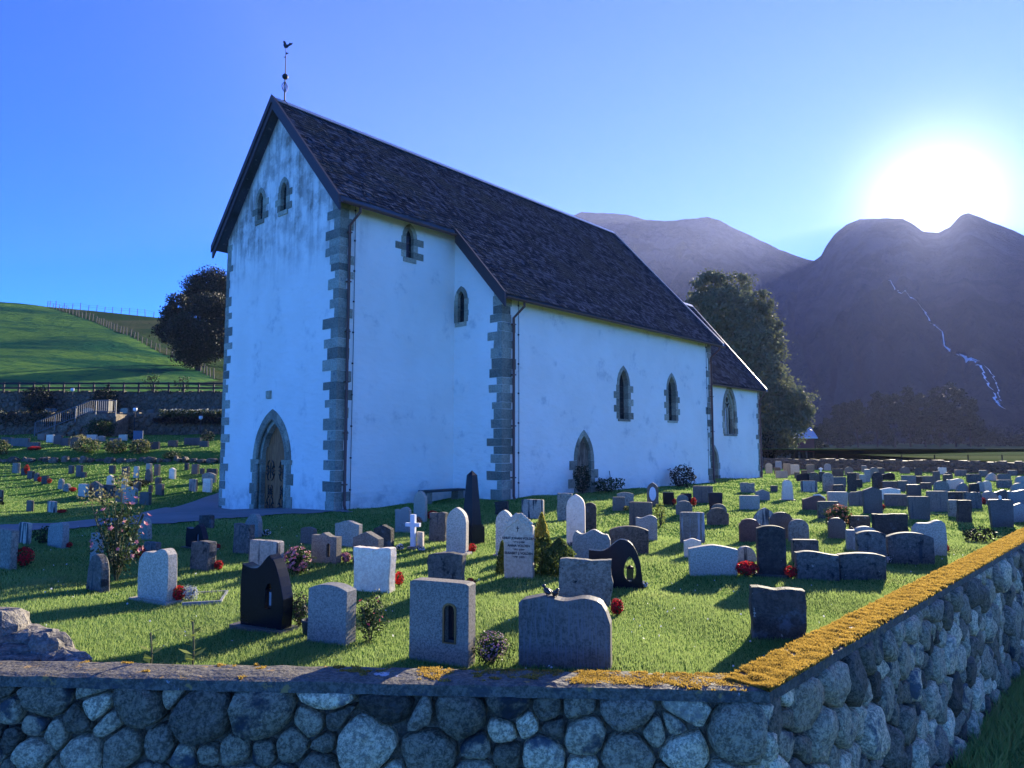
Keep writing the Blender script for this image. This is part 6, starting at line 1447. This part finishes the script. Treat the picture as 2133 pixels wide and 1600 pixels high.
for i, (x, y, w, h, mat, lab) in enumerate(((-27.9, 52.2, .9, .75, 'leaf_dark', 'small dark shrub among stones on the upper lawn'), (-29.7, 49.0, 1.2, .6, 'leaf_gold', 'small olive shrub beside a brown lichened stone'), (-21.8, 51.0, 1.0, .8, 'leaf_dark', 'dark bristly shrub near the church on the upper lawn'),
        (-20.5, 43.0, 1.0, .45, 'leaf_bush', 'low spreading shrub on the grassy bank'), (-17.2, 33.0, .9, .32, 'leaf_dark', 'low dark mat plant right of the white gabled stone'), (-18.9, 26.0, .7, .45, 'leaf_dark', 'dark plants among the stones at the path bend'))):
    bush('lawn_shrub', lab, x, y, w, .8, h, mat, 70 + i, 420, .10)
for i, (x, y, h, lab) in enumerate(((-35.2, 69.2, 1.8, 'young sapling behind the timber fence, left one'), (-32.2, 69.2, 1.6, 'young sapling behind the timber fence, right one'))): bush('sapling', lab, x, y, 1.5, 1.0, h, 'leaf_bush', 80 + i, 350, .16, z=7.3, cat='sapling', lump=.6)
# lamps, sign, parked car
def lamp(x, y, h, label, z=None):
    z = ground_z(x, y) if z is None else z; rt = empty('lamp_post', (x, y, z)); tag(rt, label, 'lamp post', 'graveyard lamps'); m = MB(); m.tube([(0, 0, -.1), (0, 0, h)], .04, 8); m.build('post', 'iron', rt)
    m = MB(); m.lathe([(.05, 0), (.15, .1), (.15, .26), (.05, .34)], 10, (0, 0, h)); m.build('lamp_head', 'lamp_glass', rt, smooth=True); m = MB(); m.lathe([(.19, .30), (.03, .42)], 10, (0, 0, h)); m.build('lamp_cap', 'iron', rt)
lamp(-39.4, 63.5, 2.0, 'slim lamp post with white head on the upper terrace', 4.9); lamp(-29.3, 55.2, 1.9, 'lamp post with white head before the lower terrace wall'); lamp(-24.6, 56.2, 1.2, 'short lamp post near the church below the terrace wall')
sg = empty('info_sign', (-23.4, 44.6, ground_z(-23.4, 44.6))); tag(sg, 'blue-backed information board on a post among the left graves', 'sign'); MB().bar((0, 0, -.1), (0, 0, 1.1), .07).build('post', 'sign_blue', sg); MB().box((-.3, -.04, .55), (.3, -.005, 1.25)).build('board', 'sign_blue', sg)
for i, (x, y, z, w, h, mt_, lab) in enumerate(((-46.2, 64.0, 4.95, .55, .4, 'li', 'pale stone before the left round bush on the upper terrace'), (-41.6, 64.5, 4.95, .9, .5, 'bk', 'shiny dark stone on the upper terrace between the round bushes'), (-40.2, 61.5, 4.8, .7, .5, 'dg', 'blue-grey stone on the upper terrace beside the lamp'), (-38.2, 64.0, 4.95, 1.1, .5, 'li', 'broad pale stone on the upper terrace before the right bush'), (-34.4, 63.0, 4.9, .75, .5, 'li', 'small pale stone before the upper terrace wall, right'), (-48.2, 64.5, 4.95, 1.0, .3, 'gr', 'low grey stone at the left end of the upper terrace'), (-32.2, 63.4, 4.9, .6, .35, 'dg', 'small dark stone before the upper terrace wall'))):
    mb = MB(); slab_mesh(mb, outline('arch', w, h, random.Random(i)), .14, .01, random.Random(i)); o = mb.build('headstone', mt_, loc=(x, y, z), rotz=-.3); tag(o, lab, 'headstone', 'headstones in the churchyard')

# ------------------------------------------------------------------ trees
def tree(name, label, base, clusters, mat, seed, leaves, ls, trunk_r, group=None, trunk_h=None, drop=0.0, limbs=True):
    r = np.random.default_rng(seed); rt = empty(name, base); tag(rt, label, 'tree', group); B = np.array(base); V = []; F = []; tot = sum(c[3] ** 2 for c in clusters)
    for (x, y, z, rad) in clusters:
        n = int(leaves * rad ** 2 / tot); c = np.array((x, y, z)) - B; sub = max(4, int(n / 45))
        sc = blob_pts(r, sub, c, (rad, rad * .95, rad * .9), .45); p = np.repeat(sc, 45, 0) + r.normal(size=(sub * 45, 3)) * rad * np.array([.17, .17, .12])
        v, f = cards(len(p), p, ls, r, aspect=.62, drop=drop); F.append(f + sum(len(q) for q in V)); V.append(v)
    np_mesh('crown', np.concatenate(V), np.concatenate(F), mat, rt)
    cx = np.mean([c[0] for c in clusters]) - B[0]; cz = np.mean([c[2] for c in clusters]) - B[2]; m = MB(); top = Vector((cx, 0, cz * 1.1)); m.tube([(0, 0, -.5), (cx * .15, 0, cz * .35), (cx * .6, 0, cz * .75), top], [trunk_r * 1.25, trunk_r, trunk_r * .65, trunk_r * .25], 10)
    m.build('trunk', 'bark', rt, smooth=True)
    if limbs:
        for c in clusters[:9]:
            e = Vector(c[:3]) - Vector(base); s = Vector((cx * .3, 0, min(cz * .55, max(.8, e.z * .6)))); md = s.lerp(e, .5) + Vector((0, 0, .4)); m = MB(); m.tube([s, md, e], [trunk_r * .42, trunk_r * .25, trunk_r * .08], 6); m.build('limb', 'bark', rt, smooth=True)
    return rt
tree('maple_tree', 'tall full maple tree behind the chancel', (32.5, 90, -.3), CROWN_BIG, 'leaf_maple', 91, 60000, .36, .5, drop=-.5)
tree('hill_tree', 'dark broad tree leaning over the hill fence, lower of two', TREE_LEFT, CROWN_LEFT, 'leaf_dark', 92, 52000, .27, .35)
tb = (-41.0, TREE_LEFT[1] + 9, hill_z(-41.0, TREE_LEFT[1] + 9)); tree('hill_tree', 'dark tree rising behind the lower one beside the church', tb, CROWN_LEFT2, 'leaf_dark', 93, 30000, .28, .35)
def blob_tree(label, x, y, h, w, seed, mat='leaf_far', n=5200, ls=.8, name='field_tree', group='trees beyond the meadow', zb=None, trunk=.22):
    r = random.Random(seed); zb = field_z(x, y) if zb is None else zb; cl = []
    for i in range(11):
        k = .16 + .84 * i / 10; ww = w * .5 * math.sin(math.pi * min(1, .25 + .7 * k)) ** .7; a = r.uniform(0, 6.28); rad = w * r.uniform(.17, .27); cl.append((x + math.cos(a) * (ww - rad * .5) * r.uniform(.3, 1), y + math.sin(a) * (ww - rad) * r.uniform(.3, 1), zb + h * k * .92, rad))
    cl.append((x, y, zb + h * .5, w * .3)); return tree(name, label, (x, y, zb), cl, mat, seed, n, ls, trunk * h / 14, group, limbs=False)
pos = ['first', 'second', 'third', 'fourth', 'fifth', 'sixth', 'seventh', 'eighth', 'ninth', 'tenth', 'eleventh', 'twelfth']
row = [(99.7, 9, 9, 225), (111.2, 14.5, 11, 240), (114.1, 15.5, 11, 235), (125.6, 18.5, 12, 245), (124.7, 16, 11, 232), (136.3, 19.5, 12, 244), (136.9, 17.5, 11, 236), (147.7, 20, 13, 246), (148.2, 20, 13, 238), (147.9, 15, 10, 230), (157.2, 9, 7, 240)]
for i, (x, h, w, d) in enumerate(row): blob_tree('%s tree from left in the dark clump across the meadow' % pos[i], x, d, h, w, 110 + i)
row = [(171.5, 4.5, 6, 255), (182.4, 3.6, 6, 265), (185.1, 3.4, 7, 262), (195.8, 5, 8, 270), (284.8, 9, 14, 420), (301.7, 10, 16, 430), (308.3, 12, 16, 425)]
for i, (x, h, w, d) in enumerate(row): blob_tree('%s low bush from left at the right end of the meadow' % pos[i], x, d, h, w, 130 + i, n=1800, name='field_bush', group='bushes at the right end of the meadow')
blob_tree('small tree beside the red barn', 55.6, 130, 4.6, 5.0, 150, n=1500, ls=.4, name='small_tree', group=None)
blob_tree('bare-stemmed little tree before the white bales', 30.1, 84, 3.4, 3.4, 151, n=700, ls=.25, name='small_tree', group=None)
for i in range(18):
    r = random.Random(500 + i); k = .428 + i * .0176 + r.uniform(-.005, .005); d = r.uniform(520, 600); blob_tree('%s of the hazy trees at the mountain foot from left' % (pos + ['thirteenth', 'fourteenth', 'fifteenth', 'sixteenth', 'seventeenth', 'eighteenth'])[i], k * d, d, r.uniform(9, 17), r.uniform(12, 20), 160 + i, n=900, ls=1.6, name='mountain_foot_tree', group='trees at the mountain foot')

# ------------------------------------------------------------------ barn and bales
bnx, bny = 40.5, 108.0; bz = field_z(bnx, bny); bn = empty('barn', (bnx, bny, bz), R(-6)); tag(bn, 'red timber barn with pale metal roof behind the maple', 'barn')
MB().box((-4.2, -3, .9), (4.2, 3, 3.0)).build('wall', 'barn_red', bn); MB().box((-4.2, -2.9, -.3), (4.15, 2.9, .9)).build('foundation', 'far_stone', bn)
m = MB(); m.prism([(-3.4, 2.85), (0, 4.5), (3.4, 2.85), (3.4, 3.0), (0, 4.68), (-3.4, 3.0)], lambda a, b, d: (d, a, b), -4.6, 4.6); m.build('roof', 'roof_metal', bn)
m = MB(); m.prism([(-3, 3.0), (3, 3.0), (0, 4.5)], lambda a, b, d: (d, a, b), 4.0, 4.18); m.build('gable', 'barn_red', bn)
for x in (2.0, 3.0): MB().box((x - .12, -3.04, -.1), (x + .12, -2.9, .95)).build('pillar', 'white_paint', bn)
MB().box((1.4, -2.96, -.05), (3.9, -2.905, .88)).build('doorway', 'iron', bn)
for i in range(6):
    x = 33.4 + i * 1.32; y = 104.5; m = MB(); m.lathe([(.45, -.62), (.64, -.55), (.66, 0), (.64, .55), (.45, .62)], 16); m.v = [(x_, z_ , .62 + y_) for x_, y_, z_ in m.v]; o = m.build('hay_bale', 'white_wrap', loc=(x, y, field_z(x, y)), smooth=True, rotz=.1 * i); tag(o, '%s white-wrapped hay bale from left beside the red barn' % pos[i], 'hay bale', 'wrapped bales by the barn')
r = random.Random(8)
mf = empty('meadow_fence', (26, 80, field_z(26, 80))); tag(mf, 'thin wire fence crossing the meadow beyond the far wall', 'fence'); prev = None; wires = MB()
for i in range(16):
    x = 26 + i * 3.2; y = 80 - i * .6; z = field_z(x, y); MB().bar((x - 26, y - 80, z - field_z(26, 80) - .2), (x - 26, y - 80, z - field_z(26, 80) + 1.05), .09).build('post', 'post_wood', mf)
    p = Vector((x - 26, y - 80, z - field_z(26, 80) + .95))
    if prev: wires.bar(prev, p, .02)
    prev = p
wires.build('wire', 'wire', mf)

# ------------------------------------------------------------------ grass blades
def grass_field(name, n, y0, y1, xk, h, w, seed, zf=ground_z, keep=None, pw=1.0, mat='grass'):
    r = np.random.default_rng(seed); y = y0 + (y1 - y0) * r.uniform(0, 1, n) ** pw; x = r.uniform(-1, 1, n) * (y * xk + .6); ok = np.ones(n, bool)
    kx = K0.x; 
    pf = (x - K0.x) * NF.x + (y - K0.y) * NF.y; pr = (x - K0.x) * NR.x + (y - K0.y) * NR.y; ok &= (pf < -.33) & (pr < -.33)
    dx, dy = x - CH_X, y - CH_Y; s = dx * E1[0] + dy * E1[1]; t = dx * E2[0] + dy * E2[1]
    ok &= ~((s > -.02) & (s < 5.1) & (t > -.02) & (t < 7.65)) & ~((s > 5.0) & (s < 20.9) & (t > -2.43) & (t < 10)) & ~((s > 20) & (s < 30.3) & (t > -.97) & (t < 8.5))
    x, y = x[ok], y[ok]
    pk = np.array([not (a < -4.5 and 12 < b < 34 and (in_poly(a, b, PATH) or in_poly(a, b, LEFT_PATH) or in_poly(a, b, BACK_PATH))) for a, b in zip(x, y)]); x, y = x[pk], y[pk]; n = len(x)
    z = np.array([zf(a, b) for a, b in zip(x, y)]); var = np.array([1 + .45 * noise.noise(Vector((a * 1.1, b * 1.1, 3))) for a, b in zip(x, y)])
    hh = h * r.uniform(.45, 1.2, n) * var; ww = w * r.uniform(.7, 1.3, n); th = r.uniform(0, 2 * math.pi, n); la = r.uniform(0, 2 * math.pi, n); ln = hh * r.uniform(.15, .9, n)
    c, s_ = np.cos(th) * ww / 2, np.sin(th) * ww / 2
    a = np.stack([x - c, y - s_, z - .01], 1); b = np.stack([x + c, y + s_, z - .01], 1); tip = np.stack([x + np.cos(la) * ln, y + np.sin(la) * ln, z + hh], 1)
    v = np.stack([a, b, tip], 1).reshape(-1, 3); o = np_mesh(name, v, np.arange(3 * n).reshape(n, 3), mat); return o
for args in (('grass', 260000, 5.3, 9.5, .78, .040, .0085, 1), ('grass', 210000, 9.5, 16, .78, .042, .014, 2), ('grass', 150000, 16, 30, .80, .045, .026, 3), ('grass', 60000, 30, 56, .85, .05, .06, 4)):
    o = grass_field(*args); kind(o, 'stuff'); o['label'] = 'short green lawn grass between the graves'; o['category'] = 'grass'
# white clover heads scattered in the near lawn
r = np.random.default_rng(31); n = 520; y = 6.2 + 12 * r.uniform(0, 1, n) ** 1.3; x = r.uniform(-.75, .75, n) * y; ok = np.array([inside_yard(a, b, .5) and noise.noise(Vector((a * .8, b * .8, 4))) > -.05 for a, b in zip(x, y)]); x, y = x[ok], y[ok]
v, f = cards(len(x), np.stack([x, y, np.array([ground_z(a, b) for a, b in zip(x, y)]) + .04], 1), .022, r, aspect=1.0); o = kind(np_mesh('clover', v, f, 'petal_white'), 'stuff'); o['label'] = 'tiny white clover heads dotted through the near lawn'; o['category'] = 'clover'
# rough grass at the foot of the side wall, outside
r = np.random.default_rng(9); n = 60000; a = r.uniform(3, 22, n); b = r.uniform(.02, 3.0, n); x = K0.x + RD.x * a + NR.x * b; y = K0.y + RD.y * a + NR.y * b
hh = r.uniform(.05, .16, n) * (1 + .8 * (b < .5)); th = r.uniform(0, 6.28, n); la = r.uniform(0, 6.28, n); z = np.full(n, OUT_Z - .03); w = .016
v = np.stack([np.stack([x - np.cos(th) * w, y - np.sin(th) * w, z], 1), np.stack([x + np.cos(th) * w, y + np.sin(th) * w, z], 1), np.stack([x + hh * .5 * np.cos(la), y + hh * .5 * np.sin(la), z + hh], 1)], 1).reshape(-1, 3)
o = kind(np_mesh('verge_grass', v, np.arange(3 * n).reshape(n, 3), 'grass'), 'stuff'); o['label'] = 'rough green grass along the foot of the side wall'; o['category'] = 'grass'

# ------------------------------------------------------------------ air between the church and the mountains
hz = MB().box((-420, -60, -12), (4200, 3400, 720)).build('haze', 'white_paint'); kind(hz, 'stuff'); hz.data.materials.clear()
q = NT('haze_air'); q.t.nodes.remove(q.b); pv = q.n('VolumePrincipled'); pv.inputs['Color'].default_value = (.49, .57, 1.0, 1); pv.inputs['Density'].default_value = HAZE_DENSITY; pv.inputs['Anisotropy'].default_value = .34
q.t.links.new(pv.outputs[0], q.out.inputs['Volume']); hz.data.materials.append(q.m)
